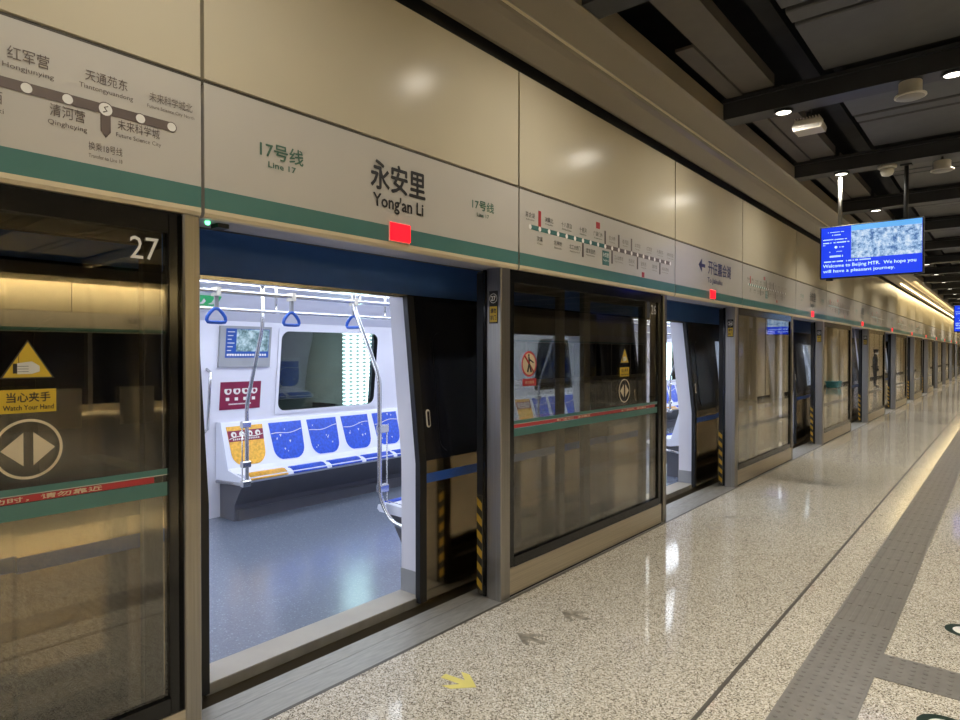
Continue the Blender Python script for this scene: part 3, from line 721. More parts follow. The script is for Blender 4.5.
# train fittings ------------------------------------------------------------------------------
def seat_shape(c, w_, z0, z1, n=6):
    # trapezoid with rounded bottom corners, in (y, z)
    p = [(c - w_ / 2, z1), (c - w_ / 2 + 0.012, z0 + 0.12)]
    for i in range(1, n):
        t = PI / 2 * i / n; p.append((c - w_ / 2 + 0.012 + 0.11 * (1 - math.cos(t)), z0 + 0.12 - 0.12 * math.sin(t)))
    for i in range(n, 0, -1):
        t = PI / 2 * i / n; p.append((c + w_ / 2 - 0.012 - 0.11 * (1 - math.cos(t)), z0 + 0.12 - 0.12 * math.sin(t)))
    return p + [(c + w_ / 2 - 0.012, z0 + 0.12), (c + w_ / 2, z1)]
def bench(xw, dr, y0, n, label, yellow=True):
    # xw = wall face, dr = +1 seat extends towards +X
    pit = 0.444; y1 = y0 + n * pit
    r = thing('train_bench', label, 'bench', (xw, y0, 0.05), 'long benches in the train')
    X = lambda d: xw + dr * d
    sh = MB(); pr = [(X(0.0), 0.93), (X(0.05), 0.945), (X(0.075), 0.93), (X(0.20), 0.53), (X(0.27), 0.50), (X(0.46), 0.505), (X(0.515), 0.485), (X(0.525), 0.455), (X(0.50), 0.435), (X(0.20), 0.43), (X(0.0), 0.47)]
    sh.prism(pr, 'Y', y0, y1, 'seat'); sh.build('seat_shell', r)
    for k in range(n):
        c = y0 + pit * (k + 0.5); m = 'syel' if (yellow and k == 0) else 'sblue'
        p = seat_shape(c, 0.375, 0.545, 0.905)
        d = lambda z: 0.075 + (0.93 - z) / 0.40 * 0.125
        q = MB(); kk = len(q.v); N = len(p)
        q.v += [(X(d(z) - 0.004), y, z) for y, z in p] + [(X(d(z) + 0.005), y, z) for y, z in p]
        for i in range(N):
            j = (i + 1) % N; q.face((kk + i, kk + j, kk + N + j, kk + N + i), m)
        q.face(tuple(kk + N + i for i in range(N)), m)
        bk = q.build('seat_back', r)
        wv = MB(); pts = []
        for i in range(9):
            u = i / 8; zz = 0.79 + 0.03 * u + 0.012 * math.sin(u * 6 + k); pts.append((X(d(zz) + 0.0055), c - 0.175 + 0.35 * u, zz))
        wv.tube(pts, 0.004, 'white', 5)
        if m == 'sblue':
            for i in range(7):
                u, zz, s_ = R.uniform(-0.14, 0.14), R.uniform(0.6, 0.88), R.uniform(0.006, 0.013)
                wv.poly([(X(d(zz) + 0.006), c + u - s_, zz + s_), (X(d(zz - s_) + 0.006), c + u, zz - s_), (X(d(zz + s_) + 0.006), c + u + s_, zz + s_)][::dr], 'white')
        wv.build('wave_pattern', bk)
        if m == 'syel':
            g = MB(); p4 = [(c - 0.185, 0.865), (c + 0.185, 0.865), (c + 0.180, 0.765), (c - 0.180, 0.765)]
            g.poly([(X(d(z) + 0.0065), y, z) for y, z in p4], 'maroon')
            for i in range(4):
                cc = c - 0.125 + 0.083 * i; g.poly([(X(d(0.83 + 0.026 * math.sin(t)) + 0.0075), cc + 0.028 * math.cos(t), 0.83 + 0.026 * math.sin(t)) for t in [2 * PI * j / 14 for j in range(14)]], 'white')
                g.poly([(X(d(0.826 + 0.013 * math.sin(t)) + 0.0082), cc + 0.004 + 0.011 * math.cos(t), 0.826 + 0.013 * math.sin(t)) for t in [2 * PI * j / 8 for j in range(8)]], 'maroon')
            for i in range(14):
                g.box(X(d(0.785) + 0.006), c - 0.14 + 0.02 * i, 0.776, X(d(0.785) + 0.009), c - 0.128 + 0.02 * i, 0.792, 'white')
            g.build('priority_label', bk)
        pd = MB()
        for i in range(5):
            dd = 0.43 + 0.019 * i; zt = 0.507 - (0.0 if i < 3 else (i - 2) * 0.008)
            pd.tube([(X(dd), c - 0.19, zt), (X(dd), c + 0.19, zt)], 0.0075, m, 6)
        pd.tube([(X(0.523), c - 0.19, 0.468), (X(0.523), c + 0.19, 0.468)], 0.010, m, 6)
        pd.build('seat_pad', r)
    for y in ((y0 - 0.02, y1 + 0.005) if dr > 0 else ()): MB().prism([(X(0.0), 0.40), (X(0.50), 0.42), (X(0.50), 0.47), (X(0.22), 0.52), (X(0.09), 0.95), (X(0.0), 0.95)], 'Y', y, y + 0.015, 'seat').build('end_panel', r)
    MB().prism([(X(0.0), 0.43), (X(0.42), 0.43), (X(0.26), 0.20), (X(0.26), 0.05), (X(0.0), 0.05)], 'Y', y0 + 0.02, y1 - 0.02, 'tdark').box(min(X(0.25), X(0.275)), y0 + 0.05, 0.05, max(X(0.25), X(0.275)), y1, 0.15, 'tdark').build('heater_box', r)
    return r
XF = -5.74
bf = bench(XF, 1, 3.06, 6, 'long blue and yellow bench under the far window, seen through the first doorway')
bn = bench(-3.06, -1, 3.14, 6, 'bench on the platform side of the train, beside the first doorway', False)
for i in (0, 2, 3):
    dup(bf, (0, BT[i], 0), f'long far side bench in the train, {["before the first doorway", "", "past the second doorway", "past the third doorway"][i]}')
    dup(bn, (0, BT[i], 0), f'platform side bench in the train, {["before the first doorway", "", "past the second doorway", "past the third doorway"][i]}')
def pole(pts, label, r=0.0165, clamps=(), extra=None):
    b_ = pts[-1]; t = thing('grab_pole', label, 'pole', pts[-1], 'steel grab poles in the train')
    # smooth the bends
    P = [Vector(p) for p in pts]; out = [P[0]]
    for i in range(1, len(P) - 1):
        a = P[i] + (P[i - 1] - P[i]).normalized() * min(0.07, (P[i - 1] - P[i]).length * .4); c = P[i] + (P[i + 1] - P[i]).normalized() * min(0.07, (P[i + 1] - P[i]).length * .4)
        for k in range(5):
            u = k / 4; out.append(a * (1 - u) ** 2 + P[i] * 2 * u * (1 - u) + c * u * u)
    out.append(P[-1])
    MB().tube([tuple(p) for p in out], r, 'chrome', 12).build('tube', t)
    m = MB().lathe([(0.035, pts[0][2] + 0.001), (0.035, pts[0][2] - 0.012), (0.02, pts[0][2] - 0.02)], pts[0][0], pts[0][1], 'chrome', 14)
    m.build('ceiling_flange', t)
    for c in clamps: MB().cbox(c[0] - 0.026, c[1] - 0.05, c[2] - 0.028, c[0] + 0.026, c[1] + 0.026, c[2] + 0.028, 'chrome', 0.008).build('clamp', t)
    if extra: MB().tube(extra, 0.005, 'chrome', 6).build('partition_edge', t)
    return t
pA = pole([(-4.92, 3.03, 2.19), (-4.92, 3.03, 1.83), (-5.18, 3.03, 1.14), (-5.18, 3.03, 0.43), (-5.70, 3.03, 0.40)], 'bent steel pole in front of the red notice and yellow seat', clamps=((-5.18, 3.03, 0.97), (-5.18, 3.03, 0.62), (-5.18, 3.03, 0.45)), extra=[(-5.18, 2.985, 0.97), (-5.18, 2.985, 0.45)])
pB = pole([(-3.79, 3.09, 2.19), (-3.79, 3.09, 1.95), (-3.50, 3.09, 1.42), (-3.50, 3.09, 0.56), (-3.38, 3.09, 0.40), (-3.07, 3.09, 0.36)], 'bent steel pole at the end of the platform side bench inside the first doorway', clamps=((-3.50, 3.13, 1.05), (-3.50, 3.13, 0.62)), extra=[(-3.50, 3.16, 1.05), (-3.50, 3.16, 0.52), (-3.08, 3.16, 0.50)])
for i in (0, 2, 3):
    w_ = ['before the first doorway', '', 'inside the second doorway', 'inside the third doorway'][i]
    dup(pA, (0, BT[i], 0), f'bent steel pole by the far side bench {w_}'); dup(pB, (0, BT[i], 0), f'bent steel pole by the platform side bench {w_}')
# overhead rails
def rail(x, label, z=1.985):
    t = thing('grab_rail', label, 'rail', (x, 1.0, z), 'overhead grab rails in the train')
    for dx in (-0.022, 0.022): MB().tube([(x + dx, -5.0, z), (x + dx, 17.5, z)], 0.0115, 'chrome', 8).build('tube', t)
    for k in range(18):
        y = -4.4 + 1.26 * k
        MB().tube([(x, y, z + 0.02), (x, y, 2.215)], 0.011, 'chrome', 8).box(x - 0.03, y - 0.02, z - 0.014, x + 0.03, y + 0.02, z + 0.016, 'chrome').build('hanger', t)
    return t
rail(-3.80, 'double overhead rail on the platform side with blue strap handles'); rail(-4.92, 'double overhead rail on the window side of the train', 1.955)
def strap(x, y, label, rot=0.0):
    z = 1.985; t = thing('strap_handle', label, 'strap', (x, y, z), 'blue strap handles')
    MB().box(x - 0.036, y - 0.014, z - 0.03, x + 0.036, y + 0.014, z + 0.024, 'devw').box(x - 0.008, y - 0.012, z - 0.105, x + 0.008, y + 0.012, z - 0.03, 'tgrey').build('strap', t)
    pts = []; zc = z - 0.105
    ring = [(-0.062, -0.075), (-0.058, -0.055), (-0.040, -0.030), (-0.018, -0.008), (0, -0.002), (0.018, -0.008), (0.040, -0.030), (0.058, -0.055), (0.062, -0.075), (0.055, -0.087), (0.03, -0.089), (0, -0.089), (-0.03, -0.089), (-0.055, -0.087)]
    c, s_ = math.cos(rot), math.sin(rot)
    MB().tube([(x + u * s_, y + u * c, zc + v) for u, v in ring], 0.0115, 'sblue2', 8, True).build('handle', t)
    return t
strap(-3.80, 2.02, 'blue strap handle beside the green exit sign'); strap(-3.80, 2.56, 'blue strap handle in front of the upper corner of the train window')
strap(-3.80, 3.10, 'blue strap handle touching the bent pole above the glowing light board', 1.3)
sp = strap(-3.80, 3.6 + 0.0, 'blue strap handle on the overhead rail, first past the first doorway')
for k in range(6): dup(sp, (0, 0.57 * (k + 1) + 0.4, 0), f'blue strap handle on the overhead rail, {ORD[k + 2]} past the first doorway')
# exit sign, screen, notices
def on_far(mb, y0, y1, z0, z1, dx, m):
    mb.prism([(xif(z0) - 0.002, z0), (xif(z1) - 0.002, z1), (xif(z1) + dx, z1), (xif(z0) + dx, z0)], 'Y', y0, y1, m); return mb
ex = thing('exit_sign', 'green evacuation sign on the train cove panel above the screen', 'sign', (-5.45, 2.85, 2.0))
px = lambda z: -5.62 + (z - 1.90) * 1.24
q = MB(); q.prism([(px(1.99) + 0.004, 1.99), (px(2.10) + 0.004, 2.10), (px(2.10) + 0.012, 2.095), (px(1.99) + 0.012, 1.985)], 'Y', 2.60, 2.90, 'exitg'); q.build('plate', ex)
q = MB()
for c in (2.66, 2.75, 2.84): q.poly([(px(2.0 + u) + 0.0145, c + v, 1.994 + u) for u, v in ((0.035, -0.03), (0.05, -0.005), (0.08, 0.0), (0.06, 0.03), (0.035, 0.02))], 'white')
for k in range(12): q.poly([(px(2.0 + u) + 0.0145, 2.64 + 0.02 * k + v, 1.994 + u) for u, v in ((0.012, 0.0), (0.024, 0.0), (0.024, 0.014), (0.012, 0.014))], 'white')
q.build('symbols', ex)
ls = thing('wall_screen', 'information screen in grey case on train wall above the maroon notice', 'screen', (-5.68, 3.27, 1.5), None)
on_far(MB(), 3.03, 3.56, 1.465, 1.855, 0.03, 'tgrey').build('case', ls)
q = on_far(MB(), 3.085, 3.535, 1.555, 1.83, 0.032, 'blue'); q.build('display', ls)
q = on_far(MB(), 3.19, 3.53, 1.615, 1.825, 0.034, 'photo2'); q.build('picture', ls)
q = MB()
for i in range(7): q.box(xif(1.8 - 0.035 * i) + 0.034, 3.10, 1.795 - 0.035 * i, xif(1.8 - 0.035 * i) + 0.0345, 3.17 - 0.015 * (i % 3), 1.802 - 0.035 * i, 'white')
for i in range(16): q.box(xif(1.58) + 0.034, 3.10 + 0.026 * i, 1.572, xif(1.58) + 0.0345, 3.118 + 0.026 * i, 1.592, 'white')
q.build('text_lines', ls)
rn = thing('priority_notice', 'maroon notice with four white round symbols on the train wall', 'notice', (-5.7, 3.25, 1.1))
on_far(MB(), 3.07, 3.49, 1.06, 1.325, 0.006, 'maroon').build('plate', rn)
q = MB()
for i in range(4):
    cc = 3.145 + 0.09 * i
    q.poly([(xif(1.245) + 0.0075 - 0.109 * 0.036 * 0, cc + 0.037 * math.cos(t), 1.24 + 0.037 * math.sin(t)) for t in [2 * PI * j / 18 for j in range(18)]], 'white')
    q.poly([(xif(1.235) + 0.0105, cc + 0.004 + 0.015 * math.cos(t), 1.235 + 0.017 * math.sin(t)) for t in [2 * PI * j / 10 for j in range(10)]], 'maroon')
    q.box(xif(1.16) + 0.006, cc - 0.017, 1.145, xif(1.16) + 0.008, cc + 0.017, 1.175, 'white')
for i in range(18): q.box(xif(1.11) + 0.006, 3.16 + 0.013 * i, 1.105, xif(1.11) + 0.0075, 3.169 + 0.013 * i, 1.117, 'white')
q.build('symbols', rn)
# door side handrail on the far wall
hr = thing('handrail', 'vertical steel handrail on the far train wall before the bench', 'handrail', (-5.7, 2.9, 0.8), 'vertical handrails by the train doors')
MB().tube([(xif(1.45), 2.93, 1.45), (xif(1.45) + 0.07, 2.93, 1.42), (xif(1.3) + 0.07, 2.93, 1.3), (xif(0.9) + 0.07, 2.93, 0.9), (xif(0.8) + 0.0, 2.93, 0.86)], 0.014, 'chrome', 10).build('tube', hr)
dup(hr, (0, 2.98, 0), 'vertical steel handrail on far train wall past the bench', None)

# ------------------------------------------------------------------ ceiling of the platform
BY = [5.945 + 2.468 * k for k in range(-7, 42)]
bm = None
for k, y in enumerate(BY):
    b_ = MB().box(-1.998, y - 0.105, 3.69, WO - 1.9, y + 0.105, 3.847, 'beam').box(-1.998, y - 0.135, 3.83, WO - 1.9, y + 0.135, 3.858, 'beam') if k == 0 else None
    if k == 0: bm = b_.build('ceiling_beam', org=(-1.99, y, 3.69)); o = bm
    else: o = bm.copy(); COL.objects.link(o); o.location.y = y
    struct(o)
# brown grey plates running along the soffit
for k, y in enumerate(BY[:-1]):
    y0, y1 = y + 0.14, BY[k + 1] - 0.14
    cut = 1.05 if k == 6 else 0
    if k < 2: continue
    sp_ = MB().box(-1.958, y0 + cut, 3.86, -1.822, y1, 3.884, 'slat2').box(-1.811, y0, 3.873, -1.575, y1, 3.90, 'slat2').box(-1.575, y0, 3.873, -1.559, y1, 3.97, 'slat2')
    o = struct(sp_.build('ceiling_panel', org=(-1.7, y0, 3.86)))
    # slats running across the platform
    L = y1 - y0
    for a, c, dz in ((0.0, 0.43, 0.0), (0.46, 0.55, 0.012), (0.57, 1.0, 0.02)):
        yy0, yy1 = y0 + L * a + 0.01, y0 + L * c - 0.012
        struct(MB().cbox(-1.176, yy0, 3.868 + dz, WO - 2.2, yy1, 3.92 + dz, 'slat', 0.01).build('ceiling_panel', org=(-1.1, yy0, 3.868)))
# dark services in the slot
dk = MB().box(-1.50, YA, 4.15, -1.36, YB, 4.27, 'ceil').tube([(-1.27, YA, 4.3), (-1.27, YB, 4.3)], 0.05, 'ceil', 8)
struct(dk.build('ceiling_duct'))
# downlights
def downlight(x, y, label):
    t = thing('downlight', label, 'light', (x, y, 3.675), 'round downlights under the ceiling beams')
    MB().lathe([(0.06, 3.69), (0.078, 3.688), (0.078, 3.672), (0.064, 3.670), (0.062, 3.678)], x, y, 'beam', 20).build('rim', t)
    MB().lathe([(0.062, 3.680), (0.060, 3.674), (0.0, 3.672)], x, y, 'lamp', 20).build('lens', t)
    return t
dl = downlight(-1.52, BY[7], 'round downlight on the first beam beside the white floodlight box')
rows = [-1.52, -0.34, 1.9, 3.0, 5.2, 6.3, 8.6, 9.7, 11.6]
for j, x in enumerate(rows):
    for k, y in enumerate(BY):
        near = j < 2
        if y < -7 or y > 108 or (not near and (k % 2 or y > 42)): continue
        fac = 1.0 if near else 0.7
        if y > 30 and near:
            if k % 2: fac = 0
            else: fac = 2.0
        if fac:
            area('downlight_lamp', (x, y, 3.668), (0, 0, 0), 0.14, 0.14, LAMP_W * fac, (1.0, 0.94, 0.83), 'DISK', 92 if j else (168 if k < 9 else 122))
        if (j, k) == (0, 7): continue
        if near and 0 < k - 6 < 14:
            w_ = {0: 'above the screen doors', 1: 'second row from the screen doors'}.get(j, 'out over the platform')
            n_ = k - 6
            if near and 1 <= n_ <= 12: lab = f'round downlight {w_}, {ORD[n_]} beam from the camera'
            else: lab = f'round downlight {w_}, far along the platform'
            dup(dl, (x - dl.location.x, y - dl.location.y, 0), lab)
# cove lights
area('cove_lamp', (-2.08, 64, 3.63), (0, math.radians(62), 0), 0.05, 84, COVE_W * 22, (1.0, 0.80, 0.45), spread=170)
# devices
fb = thing('floodlight', 'white rectangular finned floodlight box hanging below the first beam', 'floodlight', (-1.407, 6.32, 3.54))
b_ = MB(); b_.prism([(-1.525, 3.585), (-1.515, 3.548), (-1.29, 3.548), (-1.28, 3.585), (-1.30, 3.632), (-1.505, 3.632)], 'Y', 6.24, 6.43, 'devw'); b_.build('body', fb)
b_ = MB()
for k in range(9): b_.box(-1.51 + 0.0245 * k, 6.25, 3.632, -1.503 + 0.0245 * k, 6.42, 3.66, 'devw')
b_.build('fins', fb)
MB().box(-1.50, 6.234, 3.555, -1.305, 6.241, 3.58, 'grille').build('front_strip', fb)
MB().tube([(-1.407, 6.33, 3.64), (-1.407, 6.33, 3.76)], 0.02, 'beam', 10).box(-1.43, 6.045, 3.72, -1.385, 6.35, 3.76, 'beam').build('stem', fb)
fb.location.z += 0.04
def spk(x, y, z, h, label):
    t = thing('ceiling_speaker', label, 'speaker', (x, y, z), 'round white ceiling speakers')
    MB().lathe([(0.075, z + h), (0.078, z + h - 0.005), (0.078, z + 0.02), (0.105, z + 0.012), (0.108, z), (0.10, z - 0.004)], x, y, 'devw', 24).build('body', t)
    MB().lathe([(0.094, z - 0.002), (0.092, z - 0.008), (0.0, z - 0.012)], x, y, 'grille', 24).build('grille', t)
    MB().tube([(x, y, z + h), (x, y, 3.69)], 0.012, 'beam', 8).build('stem', t)
    return t
spk(-0.605, 5.93, 3.575, 0.112, 'tall white cylindrical speaker hanging below the first beam'); spk(-0.57, 8.41, 3.545, 0.10, 'short white round speaker hanging beside the dome camera')
dc = thing('dome_camera', 'white dome camera on the beam above the hanging screen', 'camera', (-1.07, 8.42, 3.59))
MB().lathe([(0.09, 3.691), (0.092, 3.665), (0.075, 3.655)], -1.07, 8.42, 'devw', 24).build('base', dc)
MB().lathe([(0.07, 3.656), (0.066, 3.62), (0.052, 3.585), (0.03, 3.575), (0.0, 3.573)], -1.07, 8.42, 'devw', 24).build('dome', dc)
# hanging screens
def tv(y, label, dx=0.0, dz=0.0):
    x0, x1, z0, z1 = -1.75 + dx, -0.73 + dx, 2.475 + dz, 3.09 + dz
    t = thing('hanging_screen', label, 'screen', ((x0 + x1) / 2, y, z0), 'passenger information screens')
    MB().cbox(x0, y, z0, x1, y + 0.07, z1, 'black_m', 0.008).box(x0 + 0.12, y + 0.07, z0 + 0.06, x1 - 0.12, y + 0.14, z1 - 0.08, 'black_m').build('case', t)
    a0, a1, b0, b1 = x0 + 0.014, x1 - 0.014, z0 + 0.014, z1 - 0.014
    MB().box(a0, y - 0.0015, b0, a1, y + 0.001, b1, 'screenblue').build('display', t)
    pc = MB().box(a0 + 0.31, y - 0.0025, b0 + 0.205, a1 - 0.003, y, b1 - 0.06, 'photo').box(a0 + 0.31, y - 0.0025, b1 - 0.06, a1 - 0.003, y, b1, 'photosky'); pc.build('picture', t)
    tx = MB(); Y = y - 0.003
    tx.text('Welcome to Beijing MTR.  We hope you', 'Y', Y, a0 + 0.02, a1 - 0.055, b0 + 0.105, b0 + 0.155, 'screentext', 0.0004)
    tx.text('will have a pleasant journey.', 'Y', Y, a0 + 0.02, a0 + 0.74, b0 + 0.045, b0 + 0.092, 'screentext', 0.0004)
    for k, (u, w_, z, h) in enumerate(((0.06, 0.19, 0.525, 0.007), (0.115, 0.09, 0.49, 0.010), (0.02, 0.11, 0.44, 0.010), (0.14, 0.13, 0.437, 0.010), (0.02, 0.275, 0.400, 0.013), (0.02, 0.05, 0.378, 0.008), (0.19, 0.05, 0.345, 0.012), (0.07, 0.03, 0.295, 0.007), (0.16, 0.06, 0.297, 0.007), (0.09, 0.14, 0.235, 0.022), (0.02, 0.21, 0.178, 0.014), (0.26, 0.25, 0.178, 0.014))):
        q = int(w_ / 0.011)
        for i in range(max(1, q)):
            if R.random() < 0.85: tx.box(a0 + u + i * w_ / q, Y, b0 + z, a0 + u + (i + 0.7) * w_ / q, Y + 0.001, b0 + z + h, 'screentext')
    tx.disc('Y', (a0 + 0.155, Y, b0 + 0.352), 0.015, 'screentext', 14)
    tx.build('text', t)
    for px_, mm in ((-1.55 + dx, 'galv'), (-0.90 + dx, 'beam')):
        p = MB().tube([(px_, y + 0.05, z1 - 0.02), (px_, y + 0.05, 3.70)], 0.022, mm, 12).box(px_ - 0.055, y, 3.675, px_ + 0.055, y + 0.10, 3.692, mm); p.build('hanger_pole', t)
    MB().box(x0 + 0.06, y + 0.02, z0 - 0.02, x0 + 0.13, y + 0.06, z0, 'black_m').build('receiver', t)
    return t
tv1 = tv(8.46, 'hanging blue information screen with snowy picture and welcome text')
tv(18.33, 'smaller hanging blue screen farther along the platform', 0.745, -0.39)

# ------------------------------------------------------------------ floor markings
t1 = MB(); x0, x1 = -0.81, -0.505
t1.box(x0, YA, 0.0, x1, YB, 0.004, 'tact').box(x1, 3.66, 0.0, 6.0, 3.97, 0.004, 'tact')
def dot(mb, x, y):
    k = len(mb.v); r0, r1 = 0.0125, 0.008
    for r, z in ((r0, 0.004), (r1, 0.0085)):
        for j in range(6): mb.v.append((x + r * math.cos(j * PI / 3), y + r * math.sin(j * PI / 3), z))
    for j in range(6): mb.face((k + j, k + (j + 1) % 6, k + 6 + (j + 1) % 6, k + 6 + j), 'tact')
    mb.face(tuple(k + 6 + j for j in range(6)), 'tact')
yy = 1.5
while yy < 4.25:
    for i in range(6): dot(t1, x0 + 0.025 + 0.051 * i, yy)
    yy += 0.051
for i in range(18):
    for j in range(6): dot(t1, x1 + 0.04 + 0.051 * i, 3.69 + 0.051 * j)
yy = 4.33
while yy < 40:
    n_ = 0.25
    for i in range(5):
        xx = x0 + 0.035 + 0.059 * i
        t1.prism([(xx - 0.016, 0.004), (xx + 0.016, 0.004), (xx + 0.010, 0.007), (xx - 0.010, 0.007)], 'Y', yy, yy + 0.292, 'tact')
    yy += 0.30
tag(t1.build('tactile_paving', org=(-0.65, 3.5, 0)), 'grey tactile guide strip with ribs and dots along the platform floor', 'tactile paving')
def arrow(cx, cy, ang, s, m, label, grp):
    c, n_ = math.cos(ang), math.sin(ang)
    # chevron head with a short shaft, pointing along +u
    shp = [(0.10, 0), (0.0, 0.085), (-0.055, 0.085), (0.012, 0.022), (-0.11, 0.022), (-0.11, -0.022), (0.012, -0.022), (-0.055, -0.085), (0.0, -0.085)]
    mb = MB(); P = [(cx + s * (u * c - v * n_), cy + s * (u * n_ + v * c)) for u, v in shp]
    mb.prism(P, 'Z', 0.0003, 0.0012, m)
    return tag(mb.build('floor_arrow', org=(cx, cy, 0)), label, 'floor marking', grp)
arrow(-2.05, 2.325, math.radians(6), 0.95, 'fyel', 'pale yellow exit arrow on the floor in front of the first doorway', 'arrows on the floor by the doorways')
G = 'arrows on the floor by the doorways'
arrow(-2.06, 2.93, PI, 0.9, 'fbro', 'worn grey arrow pointing to the doors, nearest the yellow arrow', G); arrow(-2.04, 3.36, PI, 0.9, 'fbro', 'worn brown arrow on the floor in front of the first wide post', G)
arrow(-2.06, 5.86, PI * 0.98, 0.9, 'fbro', 'worn brown arrow, nearer of a pair before the second doorway', G); arrow(-2.07, 6.36, PI * 0.98, 0.9, 'fbro', 'worn brown arrow, farther of a pair before the second doorway', G)
arrow(-2.05, 7.5, PI, 0.9, 'fbro', 'worn brown arrow by the far side of second doorway', G)
def sticker(cx, cy, label):
    mb = MB(); mb.disc('Z', (cx, cy, 0.0010), 0.105, 'fgrn', 28); mb.disc('Z', (cx, cy, 0.0014), 0.066, 'white', 28, 0.0); mb.disc('Z', (cx + 0.02, cy, 0.0018), 0.045, 'fgrn', 24)
    return tag(mb.build('floor_sticker', org=(cx, cy, 0)), label, 'floor sticker', 'round dark floor stickers')
sticker(-0.18, 4.60, 'round dark green floor sticker beyond the crossing tactile strip'); sticker(-0.20, 3.36, 'round dark green floor sticker on the near side of the crossing tactile strip')

# ------------------------------------------------------------------ the other side of the platform (seen mirrored in glass and floor)
wr = struct(MB().box(WO, YA, 2.7, WO + 0.3, YB, 3.9, 'clad').build('wall_right'))
MB().box(WO - 0.01, YA, 2.148, WO + 0.2, YB, 2.69, 'sign').box(WO - 0.012, YA, 2.18, WO, YB, 2.268, 'teal').build('sign_band', wr)
MB().box(WO + 0.03, YA, 0.2, WO + 0.06, YB, 2.148, 'black').box(WO, YA, 0.0, WO + 0.06, YB, 0.2, 'steelh').build('screen', wr)
mb = MB()
for k in range(-2, 9):
    y = 2.0 + 4.6 * k; mb.box(WO - 0.01, y, 0, WO + 0.05, y + 0.1, 2.148, 'steel').box(WO - 0.01, y + 2.0, 0, WO + 0.05, y + 2.07, 2.148, 'steel').box(WO - 0.003, y - 0.4, 2.70, WO, y - 0.385, 3.46, 'black_m').box(WO - 0.003, y + 1.9, 2.70, WO, y + 1.915, 3.46, 'black_m')
mb.build('screen_post', wr)
mb = MB()
for k in range(-1, 7):
    y = 3.2 + 4.6 * k
    g = glyphs('永安里'); k0 = len(mb.v)
    for a, b_ in g[0]: mb.v.append((WO - 0.014, y + 0.2 - (a - g[2]) / (g[3] - g[2]) * 0.4, 2.44 + (b_ - g[4]) / (g[5] - g[4]) * 0.15))
    for f in g[1]: mb.face(tuple(k0 + i for i in f), 'ink')
mb.build('lettering', wr)
struct(MB().prism([(WO - 0.16, 3.45), (WO - 0.35, 3.47), (WO - 0.65, 3.55), (WO - 0.65, 3.86), (WO - 0.16, 3.86)], 'Y', YA, YB, 'soffit').build('trim_4'))
cs = MB().box(WO - 0.16, YA, 3.60, WO - 0.13, 14.0, 3.64, 'cove').build('cove_light', org=(WO - 0.14, YA, 3.6))
tag(cs, 'warm light strip above the opposite platform wall, mirrored in the nearest glass screen', 'light strip')
area('cove_lamp', (WO - 0.10, 1.5, 3.66), (0, math.radians(-14), 0), 0.05, 25, COVE_W * 100, (1.0, 0.80, 0.45), spread=170)
# stair enclosure and low walls on the platform
struct(MB().box(1.5, 22.5, 0, 5.5, 110, 3.75, 'cream').build('wall_stair'))
mb = MB()
for k in range(40): mb.box(1.485, 23.5 + 2.1 * k, 0.1, 1.502, 23.52 + 2.1 * k, 3.7, 'joint')
for k in range(9): mb.box(1.25, 24 + 9.2 * k, 0, 1.5, 25.0 + 9.2 * k, 3.75, 'clad')
mb.box(1.47, 22.6, 0.0, 1.505, 110, 0.12, 'frame'); struct(mb.build('trim_5'))
struct(MB().box(10.2, -3.0, 0, 10.4, 5.1, 0.80, 'cream').box(10.18, -3.0, 0.80, 10.42, 5.1, 0.84, 'clad').build('wall_parapet'))
struct(MB().box(10.2, 5.93, 0, 10.4, 6.6, 0.80, 'cream').box(10.18, 5.93, 0.80, 10.42, 6.6, 0.84, 'clad').build('wall_parapet.001'))
cb = thing('storage_box', 'low turquoise box on the platform, mirrored in the glass past the third doorway', 'box', (1.14, 32.9, 0))
MB().prism([(0.92, 0.03), (1.36, 0.03), (1.40, 0.27), (0.88, 0.27)], 'Y', 32.5, 33.3, 'cyan').build('body', cb)
MB().cbox(0.86, 32.46, 0.27, 1.42, 33.34, 0.31, 'cyan', 0.01).build('lid', cb)
for sx in (0.98, 1.30):
    for sy in (32.6, 33.2): MB().lathe([(0.03, 0.03), (0.03, 0.0)], sx, sy, 'black_m', 10).build('foot', cb)

# ------------------------------------------------------------------ guard (stands on the platform, seen mirrored)
def skin_mesh(name, verts, edges, radii, mt, parent, root=0, lev=2):
    me = bpy.data.meshes.new(name); me.from_pydata(verts, edges, []); me.materials.append(M[mt])
    o = bpy.data.objects.new(name, me); COL.objects.link(o)
    if parent is not None: o.parent = parent
    a = o.modifiers.new('skin', 'SKIN'); a.use_smooth_shade = True
    for i, r in enumerate(radii):
        me.skin_vertices[0].data[i].radius = r if isinstance(r, tuple) else (r, r); me.skin_vertices[0].data[i].use_root = (i == root)
    s = o.modifiers.new('sub', 'SUBSURF'); s.levels = lev; s.render_levels = lev
    return o
GX, GY = -0.2, 34.9
g = thing('person', 'person in black uniform and cap with white mask, standing with arms at sides', 'person', (GX, GY, 0))
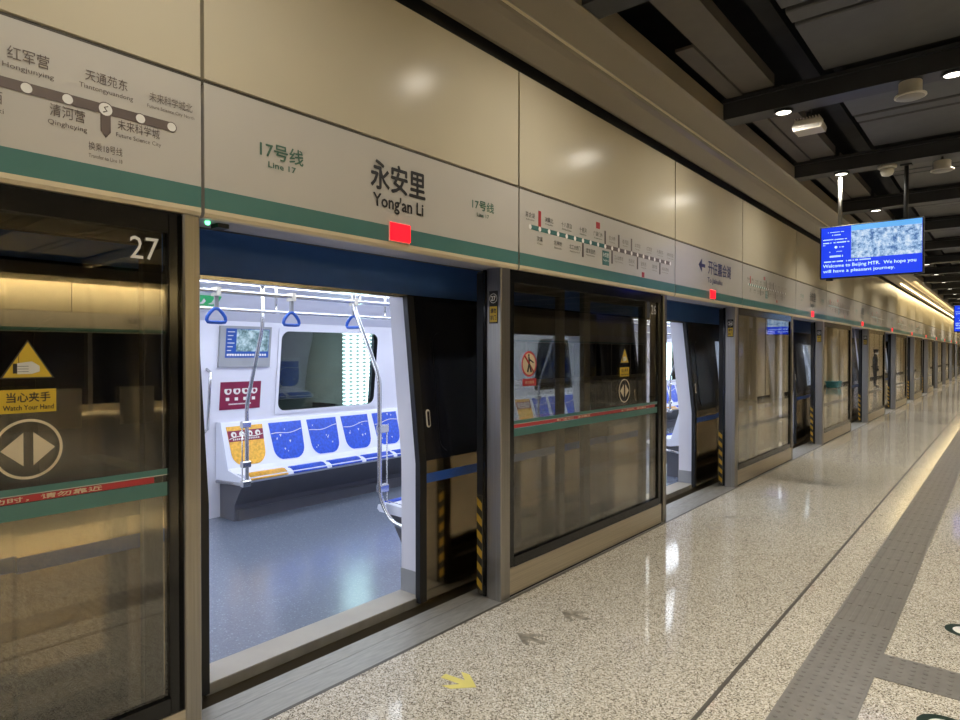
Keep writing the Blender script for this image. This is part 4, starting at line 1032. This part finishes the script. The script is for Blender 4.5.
# local frame: faces +Y (along the platform)
V = [(0, 0, 0.95), (0, 0, 1.10), (0, 0.01, 1.28), (0, 0, 1.42), (0, 0.01, 1.50), (0, 0.02, 1.56), (0, 0.03, 1.63), (0, 0.03, 1.70)]
Ed = [(i, i + 1) for i in range(7)]; Rd = [(0.16, 0.12), (0.145, 0.11), (0.17, 0.12), (0.15, 0.10), 0.055, 0.06, 0.085, 0.075]
for s_ in (-1, 1):
    k = len(V)
    V += [(s_ * 0.17, 0, 1.40), (s_ * 0.22, -0.01, 1.15), (s_ * 0.23, 0.05, 0.92), (s_ * 0.235, 0.07, 0.86)]
    Ed += [(3, k), (k, k + 1), (k + 1, k + 2), (k + 2, k + 3)]; Rd += [0.065, 0.052, 0.042, 0.036]
    f_ = len(V)
    for q, (dy, ln_) in enumerate(((-0.03, 0.072), (-0.01, 0.085), (0.01, 0.082), (0.03, 0.066))):
        a = len(V); V += [(s_ * 0.235, 0.075 + dy, 0.815), (s_ * 0.228, 0.078 + dy, 0.815 - ln_ * .55), (s_ * 0.218, 0.083 + dy, 0.815 - ln_)]
        Ed += [(k + 3, a), (a, a + 1), (a + 1, a + 2)]; Rd += [0.0105, 0.0095, 0.008]
    a = len(V); V += [(s_ * 0.225, 0.115, 0.835), (s_ * 0.215, 0.128, 0.80)]; Ed += [(k + 3, a), (a, a + 1)]; Rd += [0.011, 0.009]
    k = len(V)
    V += [(s_ * 0.09, 0, 0.88), (s_ * 0.10, 0.01, 0.50), (s_ * 0.105, -0.01, 0.10), (s_ * 0.11, 0.03, 0.045), (s_ * 0.12, 0.15, 0.035)]
    Ed += [(0, k), (k, k + 1), (k + 1, k + 2), (k + 2, k + 3), (k + 3, k + 4)]; Rd += [0.095, 0.065, 0.048, 0.045, 0.038]
body = skin_mesh('body', V, Ed, Rd, 'uniform', g)
body.data.materials.append(M['skin'])
def loc_part(mb, name, par): 
    OFF['__loc'] = (0, 0, 0)
    me_o = mb.build(name); me_o.parent = par; return me_o
h = MB()
for sx in (-0.03, 0.03): h.lathe([(0.0, 1.648), (0.011, 1.642), (0.011, 1.634), (0.0, 1.628)], sx, 0.112, 'ink', 10)
h.prism([(0.095, 1.645), (0.128, 1.60), (0.095, 1.595)], 'X', -0.012, 0.012, 'skin')
loc_part(h, 'face', g)
h = MB(); h.lathe([(0.030, 1.625), (0.075, 1.615), (0.083, 1.58), (0.07, 1.545), (0.02, 1.535)], 0, 0.055, 'mask', 20); loc_part(h, 'face_mask', g)
h = MB()
for sx in (-1, 1): h.lathe([(0.0, 1.655), (0.014, 1.645), (0.016, 1.62), (0.008, 1.598), (0.0, 1.595)], sx * 0.09, 0.025, 'skin', 8)
loc_part(h, 'ears', g)
h = MB(); h.lathe([(0.088, 1.60), (0.094, 1.66), (0.09, 1.70)], 0, 0.02, 'ink', 20); loc_part(h, 'hair', g)
h = MB(); h.lathe([(0.098, 1.685), (0.10, 1.72), (0.115, 1.745), (0.108, 1.765), (0.0, 1.775)], 0, 0.03, 'uniform', 24)
h.prism([(-0.085, 0.09), (0.085, 0.09), (0.07, 0.165), (0.0, 0.185), (-0.07, 0.165)], 'Z', 1.685, 1.697, 'ink'); loc_part(h, 'cap', g)
h = MB(); h.lathe([(0.158, 0.985), (0.162, 0.98), (0.162, 0.945), (0.158, 0.94)], 0, 0, 'ink', 24); loc_part(h, 'belt', g)
g.rotation_euler = (0, 0, PI / 2)
